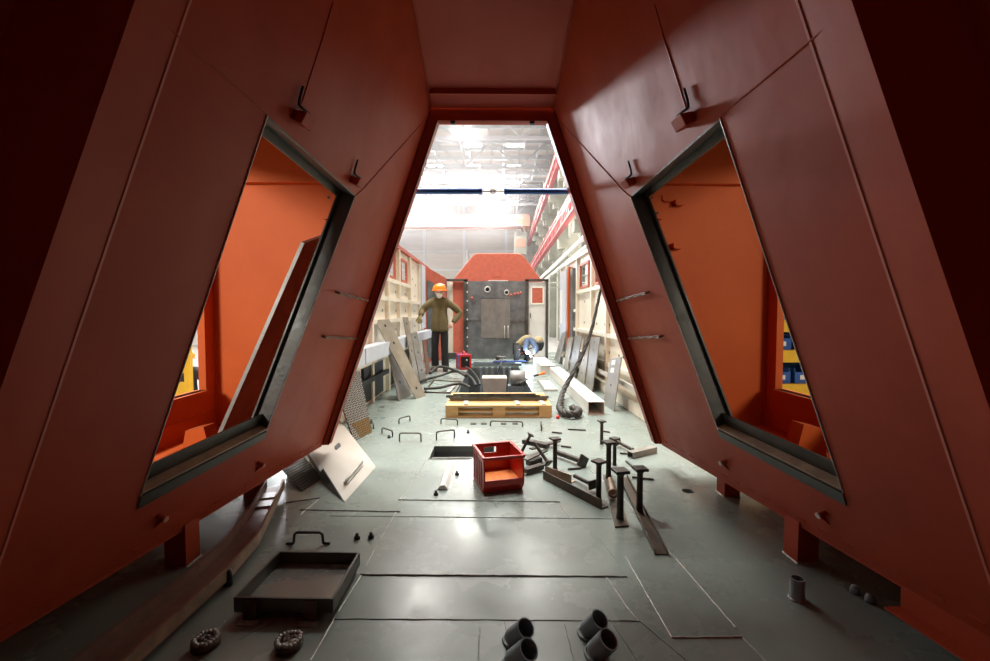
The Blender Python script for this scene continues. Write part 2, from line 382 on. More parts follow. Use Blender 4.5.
# sloping ceiling strip with its lintel flange
mb = MB(); mb.prism([B, mir(B), mir(E_), E_], (0, .004, .01)); mb.build('roof_panel', 'red', cab, org)
for m_ in (lambda p: p, mir): mb = MB(); mb.tube([m_(B+V((.01, -.01, .0))), m_(E_+V((.01, -.01, 0)))], .005, 6); mb.build('fold_weld', 'red', cab, org)
bi = B+V((.052, 0, -.092))
mb = MB(); mb.prism([V((p.x, YF+.0145, p.z)) for p in (B+V((-.02, 0, .02)), bi+V((-.045, 0, 0)), mir(bi)+V((.045, 0, 0)), mir(B)+V((.02, 0, .02)))], (0, .012, 0)); lf = mb.build('lintel_flange', 'red', cab, org)
mb = MB(); mb.box((bi.x, YF, bi.z), (-bi.x, YF+.075, bi.z+.012)); mb.build('flange_lip', 'red', lf, org)
for s in (-1, 1): mb = MB(); mb.cbox((s*.30, YF+.02, bi.z-.008), (.035, .03, .016)); mb.build('lintel_lug', 'dark', lf, org)
mb = MB(); mb.box((-2.1, -1.2, ZT), (2.1, E_.y+.02, ZT+.02)); mb.build('top_cover', 'red', cab, org)
mb = MB(); mb.box((-2.1, E_.y+.02, ZT), (2.1, 3.22, ZT+.02)); mb.build('pocket_light_stop', 'orange', cab, org)  # unseen cover added to keep overhead light out of the pockets
mb = MB(); mb.prism([(-.31, 3.2, ZT), (.31, 3.2, ZT), (.46, 3.2, 2.76), (-.46, 3.2, 2.76)], (0, .015, 0)); mb.build('roof_end_light_stop', 'red', cab, org)  # added to stop light leaking in above the roof panel
mb = MB(); mb.box((-2.1, -1.22, 0), (2.1, -1.2, ZT)); mb.build('rear_light_stop', 'red', cab, org)  # unseen wall added behind the camera to keep the cab dark
# angle bracket low on the right panel
q0, q1 = mir(PL(490-(880-496), 603)), mir(FBm)
q0 = PR(884, 585); q0.z = ZB; q0 = V((abs(C0.x)+(q0.y-C0.y)*0, q0.y, ZB))
y0 = G(880, 606, .1).y
def rx(y): t = (y-A.y)/(C0.y-A.y); return abs(A.x)+(abs(C0.x)-abs(A.x))*t
mb = MB(); ya, yb = y0, y0-.45
mb.prism([(rx(ya), ya, ZB-.002), (rx(yb), yb, ZB-.002), (rx(yb), yb, .09), (rx(ya), ya, .09)], (.008, 0, 0)); ab = mb.build('angle_bracket', 'red', cab, org)
mb = MB(); mb.prism([(rx(ya)-.06, ya, .09), (rx(yb)-.06, yb, .09), (rx(yb)+.008, yb, .09), (rx(ya)+.008, ya, .09)], (0, 0, .008)); mb.build('bracket_flange', 'red', ab, org)

# blue bracing strut across the opening
zs = AY(494, 191, YF+.12).z; ys = YF+.13
st = thing('bracing_strut', 'blue tubular strut with a bare turnbuckle screw spanning the top of the cab opening', 'strut', (0, ys, zs))
xl, xr = AY(411, 190, ys).x, AY(576, 192, ys).x; xa, xb = AY(480.5, 191, ys).x, AY(505.5, 192, ys).x
for a, b in ((xl-.02, xa), (xb, xr+.02)):
    mb = MB(); mb.cyl((a, 0, 0), (b, 0, 0), .022, 16); t = mb.build('strut_tube', 'blue', st)
    e = b if a < 0 and b < .1 and a == xl-.02 else a
    mb = MB(); mb.cyl((e-.012, 0, 0), (e+.012, 0, 0), .026, 16); mb.build('tube_collar', 'blue', t)
mb = MB(); mb.cyl((xa, 0, 0), (xb, 0, 0), .006, 10); mb.build('screw', 'chrome', st)
mb = MB(); mb.tube([((xa+xb)/2+.02*math.cos(k*.5236), 0, .016*math.sin(k*.5236)) for k in range(13)], .006, 8); mb.build('eye', 'chrome', st)

# plate leaning inside the left pocket, wedge blocks
a, b = AY(305, 243, 2.86), AY(219, 440, 2.72); c, d = AY(324, 236, 3.12), AY(262, 428, 3.12)
n = (b-a).cross(c-a).normalized()
if n.x < 0: n = -n
lp = thing('leaning_plate', 'heavy raw edged steel plate tilted inside the left side opening', 'steel plate', tuple(b))
mb = MB(); mb.prism([a, b, d, c], n*-.022); o = mb.build('plate_face', 'mauve', lp, b)
mb = MB(); e = (b-a).normalized(); off = (a-c).normalized()*.003
mb.prism([a+off, b+off, b+off-n*.022, a+off-n*.022], off*2); mb.build('cut_edge', 'plate', lp, b)
for s, pts, lab in ((-1, [(180, 446), (185, 417), (203, 413), (210, 440)], 'small orange primed wedge bracket lying in the left pocket behind the opening'), (1, [(796, 455), (804, 424), (822, 428), (827, 457)], 'small orange primed wedge bracket lying in the right pocket behind the opening')):
    q = [AY(*p, 2.45) for p in pts]; lo = min(p.z for p in q)
    q = [V((p.x, p.y, p.z-lo+.379)) for p in q]
    whole(MB().prism(q, (0, .10, 0)), 'wedge_bracket', 'orange', lab, 'bracket')

# ================================================================== DECK
fl = MB(); fl.box((-2.3, -1.3, -.05), (2.3, 13.6, 0)); floor = structure(fl.build('floor', 'floor'))
cut = MB()
pit = (G(429, 459), G(470, 459), G(471, 446), G(441, 446))
x0, x1, y0, y1 = pit[0].x+.0, pit[1].x+.2, pit[0].y, pit[2].y
cut.box((x0, y0, -.1), (x1, y1, .05)); PITA = (x0, x1, y0, y1)
PITB = (-.50, .62, 6.6, 9.9); cut.box((PITB[0], PITB[2], -.1), (PITB[1], PITB[3], .05))
for (px, py, r) in ((688, 491, .040), (381, 407, .05), (383, 418, .03), (392, 408, .018)):
    p = G(px, py); cut.cyl((p.x, p.y, -.1), (p.x, p.y, .05), r, 20)
co_ = cut.build('cutter', 'dark'); bm_ = floor.modifiers.new('cut', 'BOOLEAN'); bm_.object = co_; bm_.solver = 'EXACT'
dg = bpy.context.evaluated_depsgraph_get(); nm = bpy.data.meshes.new_from_object(floor.evaluated_get(dg), depsgraph=dg)
floor.modifiers.clear(); floor.data = nm; bpy.data.objects.remove(co_)
mb = MB()
for (x0, x1, y0, y1), h in ((PITA, .35), (PITB, .75)):
    e = .012
    mb.box((x0-e, y0-e, -h), (x1+e, y1+e, -h+.01)); mb.box((x0-e, y0-e, -h), (x0-.001, y1+e, -.002)); mb.box((x1+.001, y0-e, -h), (x1+e, y1+e, -.002))
    mb.box((x0-e, y0-e, -h), (x1+e, y0-.001, -.002)); mb.box((x0-e, y1+.001, -h), (x1+e, y1+e, -.002))
mb.build('pit_lining', 'bulk', floor)
mb = MB(); mb.bar((PITA[0], PITA[2]+.14, -.06), (PITA[1], PITA[2]+.14, -.06), .03, .05); mb.build('pit_crossbar', 'steel', floor)
mb = MB(); [mb.box((-.25+k*.13, 9.82, -.7), (-.20+k*.13, 9.895, -.02)) for k in range(6)]; mb.build('pit_rib', 'pipe', floor)
mb = MB(); mb.box((-2.3, -1.3, -.84), (2.3, 13.6, -.8)); mb.build('belly_plate', 'dark', floor)
def welds(lines, m, nm, w=.009, h=.005):
    mb = MB()
    for p, q in lines: mb.bead(G(*p), G(*q), w, h)
    mb.build(nm, m, floor)
welds([((310, 661), (335, 618)), ((338, 612), (362, 574)), ((366, 566), (400, 505)), ((400, 503), (405, 497)), ((625, 556), (672, 638)), ((672, 638), (742, 637)), ((742, 637), (768, 664)), ((736, 628), (622, 497)),
       ((606, 578), (638, 622)), ((622, 497), (590, 470)), ((300, 515), (318, 500)), ((560, 505), (572, 520)), ((400, 500), (430, 455))], 'weld', 'weld_seam', .0065, .004)
welds([((360, 575), (627, 577)), ((398, 500), (560, 502)), ((428, 459.5), (470, 459.5)), ((286, 503), (320, 498)), ((300, 510), (400, 512))], 'welddark', 'weld_joint', .011, .006)
welds([((330, 619), (640, 621)), ((640, 621), (690, 664)), ((380, 432), (470, 434)), ((362, 418), (470, 417)), ((405, 449), (380, 475)), ((330, 516), (620, 519)), ((600, 540), (625, 572)), ((555, 490), (548, 470)), ((240, 640), (300, 600)), ((195, 661), (225, 620)), ((480, 628), (478, 664)), ((505, 622), (512, 664)), ((565, 625), (575, 664)), ((610, 620), (640, 664)), ((635, 430), (690, 470))], 'floor', 'plate_joint', .006, .003)

# ================================================================== SIDE WALLS OF THE BODY
def side_wall(s, xi, name, wins, ribs, hr, y0, y1, zt, zlow):
    """xi: inner face of ribs; sheet .08 behind"""
    root = structure(bpy.data.objects.new(name, None)); COL.objects.link(root)
    xs = xi+.055; X = lambda v: s*v
    ys = sorted({y0, y1, *[w[0] for w in wins], *[w[1] for w in wins]}); zs_ = sorted({zlow, zt, *[w[2] for w in wins], *[w[3] for w in wins]})
    mb = MB()
    for i in range(len(ys)-1):
        for j in range(len(zs_)-1):
            cy, cz = (ys[i]+ys[i+1])/2, (zs_[j]+zs_[j+1])/2
            if any(w[0] < cy < w[1] and w[2] < cz < w[3] for w in wins): continue
            mb.box((X(xs), ys[i], zs_[j]), (X(xs+.012), ys[i+1], zs_[j+1]))
    mb.build('wall_sheet', 'cream', root)
    mb = MB()
    for y in ribs: mb.box((X(xi), y-.04, zlow), (X(xs), y+.04, zt-.02))
    mb.build('wall_rib', 'cream', root)
    mb = MB()
    for z, ya, yb in hr: mb.box((X(xi+.004), ya, z-.03), (X(xs), yb, z+.03))
    mb.build('wall_rail', 'cream', root)
    mb = MB(); mb.box((X(xi-.01), y0, zt-.06), (X(xs+.05), y1, zt)); mb.build('top_rail', 'redroof' if s < 0 else 'white', root)
    for k, w in enumerate(wins):
        mb = MB(); q = lambda a, b, c, d: mb.box((X(xi+.02), a, c), (X(xs+.008), b, d))
        q(w[0]-.045, w[0], w[2]-.04, w[3]+.04); q(w[1], w[1]+.045, w[2]-.04, w[3]+.04); q(w[0], w[1], w[3], w[3]+.04); q(w[0], w[1], w[2]-.04, w[2])
        wn = mb.build('window_%d' % (k+1), 'redroof', root)
    return root, xs
LX, RX = 1.58, 1.74
ly = lambda px: LX*440/(490-px)
lw, lxs = side_wall(-1, LX, 'wall_left', [(7.0, 7.42, 1.80, 2.14), (7.95, 8.45, 1.80, 2.14)], [3.9, 4.9, 5.9, 6.85, 7.7, 8.75, 9.9], [(1.72, 3.5, 8.75), (1.42, 3.5, 9.9), (1.08, 3.5, 11), (.55, 3.5, 11.2)], 3.5, 11.2, 2.36, -.02)
mb = MB(); mb.box((-1.42, 3.6, .62), (-LX+.005, 10.7, .80)); mb.build('wall_ledge', 'bluewhite', lw)
mb = MB(); [mb.box((-1.419, y-.004, .62), (-1.416, y+.004, .80)) for y in (4.95, 6.4, 7.4, 8.3)]; mb.build('ledge_joint', 'dark', lw)
mb = MB(); mb.bar((-1.56, 4.9, .35), (-1.56, 6.6, .33), .05, .06); mb.build('lower_rail', 'dark', lw)
mb = MB(); [mb.box((-LX-.02, y, .05), (-LX-.054, y+w, .52)) for y, w in ((4.96, .28), (5.5, .35), (6.0, .5), (7.0, .5), (7.8, .8))]; mb.build('dark_gap_block', 'dark', lw)  # dark blocks stand in for the shade in the low wall gaps
mb = MB(); mb.box((-LX+.02, 10.0, .85), (-LX-.06, 10.55, 2.3)); mb.build('pale_panel', 'bluewhite', lw)
mb = MB(); mb.prism([(-LX, 10.6, 0), (-1.15, 11.45, 0), (-1.15, 11.45, 2.1), (-LX, 10.6, 2.33)], (-.02, 0, 0)); mb.build('corner_panel', 'redroof', lw)
mb = MB(); mb.prism([(-1.54, 10.66, .1), (-1.36, 11.02, .1), (-1.36, 11.02, 1.9), (-1.54, 10.66, 2.0)], (.012, 0, 0)); mb.build('corner_plate', 'bulk', lw)
def holes(root, s, x, spots):
    mb = MB(); [mb.cyl((s*x, y, z), (s*(x-.003), y, z), .022, 10) for y, z in spots]; mb.build('bolt_hole', 'dark', root)
holes(lw, -1, lxs, [(y+dy, z) for y in (3.9, 4.9, 5.9, 6.85, 7.7, 8.75) for dy in (.22, .72) for z in (.92, 1.24, 1.56)]+[(9.2, 1.9), (9.6, 1.8), (9.3, 2.15)])

rw, rxs = side_wall(1, RX, 'wall_right', [(6.95, 7.45, 1.72, 2.12), (8.05, 8.75, 1.72, 2.12)], [4.1, 5.2, 6.7, 7.7, 9.0, 10.2, 11.0], [(1.62, 3.6, 9.0), (1.25, 9, 11), (.86, 3.6, 11.2), (.42, 3.6, 11.2)], 3.6, 11.3, 2.36, .02)
mb = MB(); mb.box((1.62, 3.7, .30), (RX, 6.6, .315)); mb.box((1.62, 3.7, .315), (1.63, 6.6, .36)); mb.build('wall_ledge', 'galv', rw)
mb = MB(); mb.box((1.68, 3.6, .005), (RX+.09, 11.2, .16)); mb.build('wall_skirting', 'cream', rw)
mb = MB(); mb.box((RX-.03, 10.05, .3), (RX+.02, 10.9, 2.2)); mb.build('pale_panel', 'bluewhite', rw)
mb = MB(); mb.prism([(RX-.02, 10.3, .95), (RX-.035, 10.85, .95), (RX-.035, 10.85, 1.75), (RX-.02, 10.3, 1.75)], (-.004, 0, 0)); mb.build('pinned_sheet', 'paper', rw)
mb = MB(); mb.box((RX-.05, 9.62, .2), (RX+.05, 9.8, 2.2)); mb.build('corner_strip', 'orange', rw)
mb = MB(); mb.box((RX-.02, 9.3, .2), (RX+.05, 9.62, 2.15)); mb.build('dark_panel', 'bulk', rw)
holes(rw, 1, rxs, [(y+dy, z) for y in (4.1, 5.2, 5.9, 6.7, 7.7) for dy in (.25, .75) for z in (.6, 1.02, 1.42)]+[(9.3, 1.9), (8.9, 2.25), (8.6, 2.25), (10.5, 1.5)])

# ================================================================== FAR END: bulkhead with doors, second cab
YB = 11.5
bx = lambda px: AY(px, 320, YB).x
bz = lambda py: AY(495, py, YB).z
zt = bz(281)
bk = thing('end_bulkhead', 'dark steel end bulkhead of the body with round ports between two doorways', 'bulkhead', (0, YB, 0))
o_ = V((0, YB, 0))
mb = MB(); mb.box((bx(467), YB, 0), (bx(527), YB+.03, zt)); bpn = mb.build('bulkhead_plate', 'bulk', bk, o_)
mb = MB(); mb.box((bx(481), YB-.012, bz(338)), (bx(510), YB, bz(299))); mb.build('centre_panel', 'bulkpanel', bk, o_, .004)
mb = MB(); [mb.box((bx(a), YB-.018, bz(b)), (bx(c), YB, bz(d))) for a, b, c, d in ((469, 320, 481, 317), (510, 321, 526, 318), (481, 298, 510, 296.5))]; mb.build('stiffener', 'bulk', bk, o_)
mb = MB()
for a, b in ((463.5, 467.5), (525.5, 528.5), (444, 447), (545.5, 548)): mb.box((bx(a), YB-.04, 0), (bx(b), YB+.04, zt+.03))
mb.box((bx(444), YB-.04, zt-.01), (bx(468), YB+.04, zt+.05)); mb.box((bx(525), YB-.04, zt-.01), (bx(548), YB+.04, zt+.05)); mb.box((bx(444), YB-.03, .0), (bx(468), YB+.03, .16)); mb.build('door_frame', 'steel', bk, o_)
mb = MB(); mb.box((bx(453), YB+.06, .16), (bx(464), YB+.09, zt-.02)); rd = mb.build('red_door_leaf', 'redroof', bk, o_)
mb = MB(); mb.box((bx(447), YB+.1, .1), (bx(453), YB+.12, zt-.02)); mb.build('doorway_panel', 'cream', bk, o_)
mb = MB(); mb.box((bx(528.5), YB+.01, .05), (bx(545.5), YB+.05, zt-.03)); wd = mb.build('white_door', 'white', bk, o_)
mb = MB(); a, b, c, d = bx(532), bx(542.5), bz(303), bz(288)
mb.box((a, YB-.004, c), (b, YB+.012, d)); mb.build('door_window', 'redroof', wd, o_)
mb = MB(); e = .035
mb.box((a-e, YB-.012, c-e), (a, YB+.01, d+e)); mb.box((b, YB-.012, c-e), (b+e, YB+.01, d+e)); mb.box((a, YB-.012, d), (b, YB+.01, d+e)); mb.box((a, YB-.012, c-e), (b, YB+.01, c)); mb.build('window_frame', 'cream', wd, o_)
mb = MB(); mb.cyl((bx(530.3), YB-.03, bz(318)), (bx(530.3), YB-.03, bz(313)), .012); mb.build('door_handle', 'steel', wd, o_)
for px, py, r, m_ in ((487.5, 289.5, .085, 'galv'), (506.5, 292.5, .07, 'galv')):
    c = V((bx(px), YB, bz(py))); mb = MB(); mb.lathe([(r, 0), (r, .03), (r*.7, .035), (r*.62, .012), (0.001, .012)], c, 18, (0, -1, 0)); pt = mb.build('port_ring', m_, bk, o_)
    mb = MB(); mb.cyl(c+V((0, -.013, 0)), c+V((0, -.02, 0)), r*.6, 16); mb.build('port_glass', 'glassd', pt, o_)
for px, py in ((472, 298), (511, 295), (514.5, 294), (517.5, 293.5), (520.5, 293)):
    c = V((bx(px), YB, bz(py))); mb = MB(); mb.lathe([(.02, 0), (.02, .03), (.034, .035), (.034, .05), (.012, .06), (.001, .06)], c, 12, (0, -1, 0)); mb.build('valve_cap', 'redroof', bk, o_)
mb = MB(); [mb.cyl((bx(467.4), YB-.045, bz(y)), (bx(467.4), YB-.042, bz(y)), .02, 8) for y in range(283, 362, 9)]; mb.build('tack_weld', 'white', bk, o_)
for px in (504.5, 508): 
    mb = MB(); x = bx(px); mb.tube([(x, YB-.012, bz(326)), (x, YB-.05, bz(327)), (x, YB-.05, bz(337)), (x, YB-.012, bz(338))], .012, 8); mb.build('grab_handle', 'galv', bk, o_)
# roof of the second cab
YC = 12.4
def cpt(px, py, y=YC): return AY(px, py, y)
rf = thing('cab_roof', 'brick red trapezoid cab roof rising behind the dark end bulkhead', 'cab roof', (0, YC, 0)); o2 = V((0, YC, 0))
prof = [(448, 286), (472, 256.5), (474.5, 254.3), (478, 253.3), (517, 253.3), (521, 254.3), (524, 256.5), (546, 286)]
mb = MB(); p0 = [cpt(*p) for p in prof]; mb.prism(p0, (0, 1.2, 0)); mb.build('roof_shell', 'redroof', rf, o2, .02)
mb = MB(); a, b = cpt(489, 281.5), cpt(505, 277.5); mb.box((a.x, YC-.05, a.z), (b.x, YC, b.z)); mb.build('roof_hood', 'redroof', rf, o2)
mb = MB(); a, b = cpt(488, 282), cpt(508, 280.5); mb.box((a.x, YC-.07, a.z), (b.x, YC-.05, b.z)); mb.build('pale_strip', 'white', rf, o2)
mb = MB(); a, b = cpt(493, 277), cpt(501, 272.5); mb.box((a.x, YC-.03, a.z), (b.x, YC, b.z)); mb.build('roof_block', 'redroof', rf, o2)

# ================================================================== THE HALL
HY = math.radians(1.7); HR = Matrix.Rotation(-HY, 4, 'Z')
def hb(mb, name, m, parent=None): return mb.build(name, m, parent, xf=HR)
ZG = -1.5
o = hb(MB().box((-26, -30, ZG-.1), (9, 80, ZG)), 'hall_floor', 'ground'); structure(o)
o = hb(MB().box((-26, -30, 20.2), (9, 80, 20.3)), 'ceiling', 'hallroof'); structure(o)
mb = MB(); [mb.box((-26, y-.15, 19.7), (9, y+.15, 20.2)) for y in range(30, 79, 3)]; [mb.box((x-.12, 20, 19.85), (x+.12, 79, 20.2)) for x in range(-20, 9, 4)]; hb(mb, 'ceiling_purlin', 'truss', o)
wb = structure(hb(MB().box((-26, 76, ZG), (9, 76.3, 20.3)), 'wall_back', 'hallwall'))
mb = MB(); [mb.box((x-.2, 75.6, ZG), (x+.2, 76, 20)) for x in (-20, -13.5, -6.7, .5)]; [mb.box((-26, 75.8, z-.12), (9, 76, z+.12)) for z in (5, 8.6, 11.8)]; hb(mb, 'wall_girt', 'truss', wb)
mb = MB(); mb.cyl((-6.2, 75.7, 0), (-6.2, 75.7, 12), .22); hb(mb, 'downpipe', 'white', wb)
wr_ = structure(hb(MB().box((7.8, -30, ZG), (8.1, 80, 20.3)), 'wall_right_hall', 'concdark'))
wr_.name = 'wall_hall'
mb = MB(); [mb.box((7.4, -10, z-.3), (7.8, 78, z+.3)) for z in (1, 3.6, 6.2, 9.5, 12, 16)]; hb(mb, 'wall_girt', 'concrete', wr_)
wl_ = structure(hb(MB().box((-26.3, -30, ZG), (-26, 80, 20.3)), 'wall_hall', 'hallwall'))
wk_ = structure(hb(MB().box((-26, -30.3, ZG), (9, -30, 20.3)), 'wall_hall', 'hallwall'))
# columns along the right side
colp = None
cl = ['nearest pale concrete column beyond the right body wall', 'second pale concrete column along the hall side', 'third pale concrete column along the hall side', 'fourth pale concrete column along the hall side', 'fifth pale concrete column along the hall side', 'sixth pale concrete column along the hall side', 'seventh pale concrete column along the hall side', 'farthest pale concrete column, beside the hall end wall']
for k in range(8):
    y = 20+k*7.4; loc = HR @ V((5.6, y, ZG))
    if colp is None:
        colp = thing('hall_column', cl[0], 'column', loc, -HY, 'concrete columns along the hall side'); colp['kind'] = 'structure'
        mb = MB(); mb.box((-.45, -.5, 0), (.45, .5, 19.5)); mb.build('column_shaft', 'concrete', colp)
        for z in (8.4, 13.8):
            mb = MB(); mb.box((-1.3, -.4, z-.7), (-.45, .4, z)); mb.box((-.9, -.35, z-1.3), (-.45, .35, z-.7)); mb.build('corbel', 'concrete', colp)
        mb = MB(); [mb.box((.45, -.3, z), (2.2, .3, z+.5)) for z in (4, 7, 11)]; mb.build('tie_beam', 'concrete', colp)
    else: dup(colp, loc, -HY, cl[k])['kind'] = 'structure'
# runway girders
def girder(x, z, h, y0, y1, label):
    g = thing('runway_girder', label, 'girder', HR @ V((x, y0, z)), -HY, 'crane runway girders')
    mb = MB(); L = y1-y0
    mb.box((-.2, 0, -.06), (.2, L, .06)); mb.box((-.2, 0, h-.06), (.2, L, h+.06)); mb.build('chord', 'pink', g)
    mb = MB(); k = 0; st_ = 1.5; n = int(L/st_)
    for i in range(n): mb.bar((-.12, i*st_, 0 if i % 2 else h), (-.12, (i+1)*st_, h if i % 2 else 0), .10, .10); mb.bar((-.12, i*st_, 0), (-.12, i*st_, h), .08, .08)
    mb.build('lattice', 'pink', g)
    mb = MB(); mb.cyl((-.25, 0, h*.7), (-.25, L, h*.45), .05); mb.build('cable_duct', 'white', g)
girder(4.25, 12.55, 1.2, 16, 75, 'upper pinkish red lattice runway girder high on the hall columns')
girder(4.15, 7.2, 1.1, 14, 75, 'lower pinkish red lattice runway girder along the hall columns')
for dx, z, r, lab in ((3.0, 4.0, .09, 'upper pale pipe running along the hall side above the right body wall'), (2.95, 3.55, .08, 'lower pale pipe running along the hall side above the right body wall')):
    mb = MB(); mb.cyl((0, 0, 0), (0, 50, 0), r, 12); p = mb.build('service_pipe', 'white'); p.location = HR @ V((dx, 12, z)); p.rotation_euler = (0, 0, -HY)
    tag(p, lab, 'pipe', 'service pipes along the hall side')
mb = MB(); [mb.box((2.7, y-.05, 3.35), (7.4, y+.05, 3.45)) for y in range(14, 62, 6)]
hb(mb, 'pipe_bracket', 'concrete', wr_)
# overhead crane with floodlights
cr = thing('bridge_crane', 'pale orange overhead crane bridge spanning the hall', 'crane', HR @ V((-10, 66, 15.0)), -HY, None)
for y, z in ((0, 0), (2.2, -.2)):
    mb = MB(); mb.box((-15, y-.4, z-.75), (13.8, y+.4, z+.75)); mb.build('bridge_girder', 'craneor', cr)
mb = MB(); mb.box((-15, -.6, -1.0), (13.8, -.4, -.85)); mb.box((-15, -.55, .1), (13.8, -.42, .2)); mb.build('walkway_edge', 'truss', cr)
mb = MB(); mb.box((12.9, -1.2, -1.1), (13.9, 3.4, .3)); mb.build('end_carriage', 'craneor', cr)
mb = MB(); mb.box((11.6, -1.5, -5.2), (13.4, .2, -2.6)); cb_ = mb.build('crane_cabin', 'concrete', cr)
mb = MB(); mb.box((11.8, -1.53, -4.2), (13.2, -1.5, -3.0)); mb.build('cabin_window', 'craneor', cb_)
mb = MB(); mb.bar((11.8, 0, -2.6), (11.8, 0, -.7), .12, .12); mb.bar((13.2, 0, -2.6), (13.2, 0, -.7), .12, .12); mb.build('cabin_hanger', 'concrete', cr)
for px, py in ((431, 204), (496, 203)):
    w_ = AY(px, py, 64.6); q = HR.inverted() @ w_-V((-10, 66, 15.0))
    mb = MB(); mb.lathe([(.001, .6), (.4, .55), (.62, .1), (.66, 0), (.6, 0), (.56, .08), (.001, .1)], q, 24, (0, 1, 0)); fp = mb.build('floodlight', 'lampcase', cr)
    mb = MB(); mb.lathe([(.59, .02), (.4, -.03), (.001, -.05)], q, 24, (0, 1, 0)); mb.build('floodlight_lens', 'flood', fp)
    mb = MB(); mb.box((q.x-.08, q.y+.2, q.z-.95), (q.x+.08, q.y+.4, q.z-.5)); mb.build('floodlight_bracket', 'truss', fp)
# roof trusses
tp = None; tl = ['nearest grey lattice roof truss seen through the top of the opening', 'second grey lattice roof truss under the hall roof', 'third grey lattice roof truss under the hall roof', 'fourth grey lattice roof truss under the hall roof', 'farthest grey lattice roof truss near the hall end wall']
for k, y in enumerate((40, 48, 56, 64, 72)):
    loc = HR @ V((0, y, 16.8))
    if tp is None:
        tp = thing('roof_truss', tl[0], 'roof truss', loc, -HY, 'roof trusses under the hall roof')
        mb = MB(); mb.bar((-25, 0, 0), (7.6, 0, 0), .26, .26); mb.bar((-25, 0, 2.7), (7.6, 0, 2.7), .26, .26); mb.build('chord', 'truss', tp)
        mb = MB(); n = 11; w = 32.6/n
        for i in range(n):
            x = -25+i*w; mb.bar((x, 0, 0), (x, 0, 2.7), .14, .14); mb.bar((x, 0, 0 if i % 2 else 2.7), (x+w, 0, 2.7 if i % 2 else 0), .16, .16)
        mb.build('web_member', 'truss', tp)
        mb = MB(); [mb.bar((x, 0, 0), (x+w*.5, 8, 2.7), .12, .12) for x in (-19, -13, -7, -1, 5)]; [mb.bar((x, 0, 0), (x, 8, 0), .12, .12) for x in (-16, -10, -4, 2)]; mb.build('lateral_brace', 'truss', tp)
    else: dup(tp, loc, -HY, tl[k])
lpn = None; rows = ((42, 145, 'front'), (50, 166, 'middle'), (57, 182, 'back'))
for y, py, rn in rows:
    for px, cn in ((418 if py < 150 else 435, 'left'), (473, 'centre'), (515, 'right')):
        w_ = AY(px, py, y); lab = '%s white strip lamp of the %s row under the hall roof' % (cn, rn)
        if lpn is None:
            lpn = thing('strip_lamp', lab, 'ceiling lamp', w_, 0, 'strip lamps under the hall roof')
            mb = MB(); mb.box((-.85, -.3, 0), (.85, .3, .15)); mb.build('lamp_case', 'lampcase', lpn)
            mb = MB(); mb.box((-.82, -.27, -.05), (.82, .27, -.002)); mb.build('diffuser', 'lamp', lpn)
        else: dup(lpn, w_, 0, lab)

# ================================================================== BIN
def quad_frame(px):  # four floor points
    return [G(*p) for p in px]
def make_bin():
    # local frame: front edge along +x, length along y; stacking bin with cut down front
    fl_, fr_ = G(484, 495), G(527, 491); ang = math.atan2(fr_.y-fl_.y, fr_.x-fl_.x)
    w = .283; L = .31; h = .245
    t = thing('stacking_bin', 'red plastic stacking bin with orange dust inside standing on the deck', 'bin', (fl_.x-.005, fl_.y, .002), ang+.04)
    k = .012
    mb = MB()
    # side walls with a notched front
    for x in (0, w-k):
        prof = [(0, .035), (.03, 0), (L, 0), (L, h), (0, h), (-.012, h-.10), (-.012, .06)]
        mb.prism([(x, y, z) for y, z in prof], (k, 0, 0))
    mb.box((k, .02, 0), (w-k, L, k)); mb.box((k, L-k, k), (w-k, L, h-.065)); mb.box((k, L-k, h-.025), (w-k, L, h)); mb.box((k, L-k, h-.065), (w*.28, L, h-.02)); mb.box((w*.60, L-k, h-.065), (w-k, L, h-.02))
    mb.prism([(k, .03, 0), (k, -.012, .05), (k, -.012, .092), (k, 0, .092), (k, 0, .055), (k, .035, k)], (w-2*k, 0, 0))
    b = mb.build('bin_body', 'binred', t, None, .003)
    mb = MB()
    for a, c in (((-.008, -.012, h-.014), (-.008+.02, L+.01, h+.004)), ((w-.012, -.012, h-.014), (w+.008, L+.01, h+.004)), ((0, L-.012, h-.014), (w, L+.01, h+.004)), ((0, -.02, h-.018), (w, -.002, h+.004))): mb.box(a, c)
    mb.build('rim', 'binred', t, None, .003)
    mb = MB()
    for x in (-.006, w): [mb.box((x, .05+i*.05, .03), (x+.006, .068+i*.05, h-.045)) for i in range(5)]
    mb.build('side_rib', 'binred', t, None, .002)
    mb = MB(); mb.add([(k, .03, .06), (w-k, .03, .06), (w-k, L-k, .05), (k, L-k, .05), (k, .03, .012), (w-k, .03, .012), (w-k, L-k, .012), (k, L-k, .012)], [(0,1,2,3), (0,4,5,1), (2,6,7,3)]); mb.build('rusty_contents', 'binin', t)
make_bin()

# ================================================================== PALLET and the things on it
pf, pr = G(445.5, 418), G(552, 418); pw = pr.x-pf.x; Pl = (pf.x, pf.y, .0)
pa = thing('pallet', 'pale wooden pallet lying across the deck under steel bars', 'pallet', Pl)
pdp = .78
for i, y in enumerate((0, .17, .335, .50, .66)):
    mb = MB(); mb.box((0, y, .122), (pw, y+(.145 if i in (0, 4, 2) else .1), .144)); mb.build('top_board', 'wood', pa, None, .002)
for x in (0, pw/2-.07, pw-.145): mb = MB(); mb.box((x, 0, .1), (x+.145, pdp, .1219)); mb.build('stringer_board', 'wood', pa, None, .002)
for y in (0, pdp/2-.05, pdp-.1):
    mb = MB(); mb.box((0, y, .001), (pw, y+.1, .022)); mb.build('bottom_board', 'wood', pa, None, .002)
    for x in (0, pw/2-.07, pw-.145): mb = MB(); mb.box((x, y, .022), (x+.145, y+.1, .0999)); mb.build('block', 'wood', pa, None, .002)
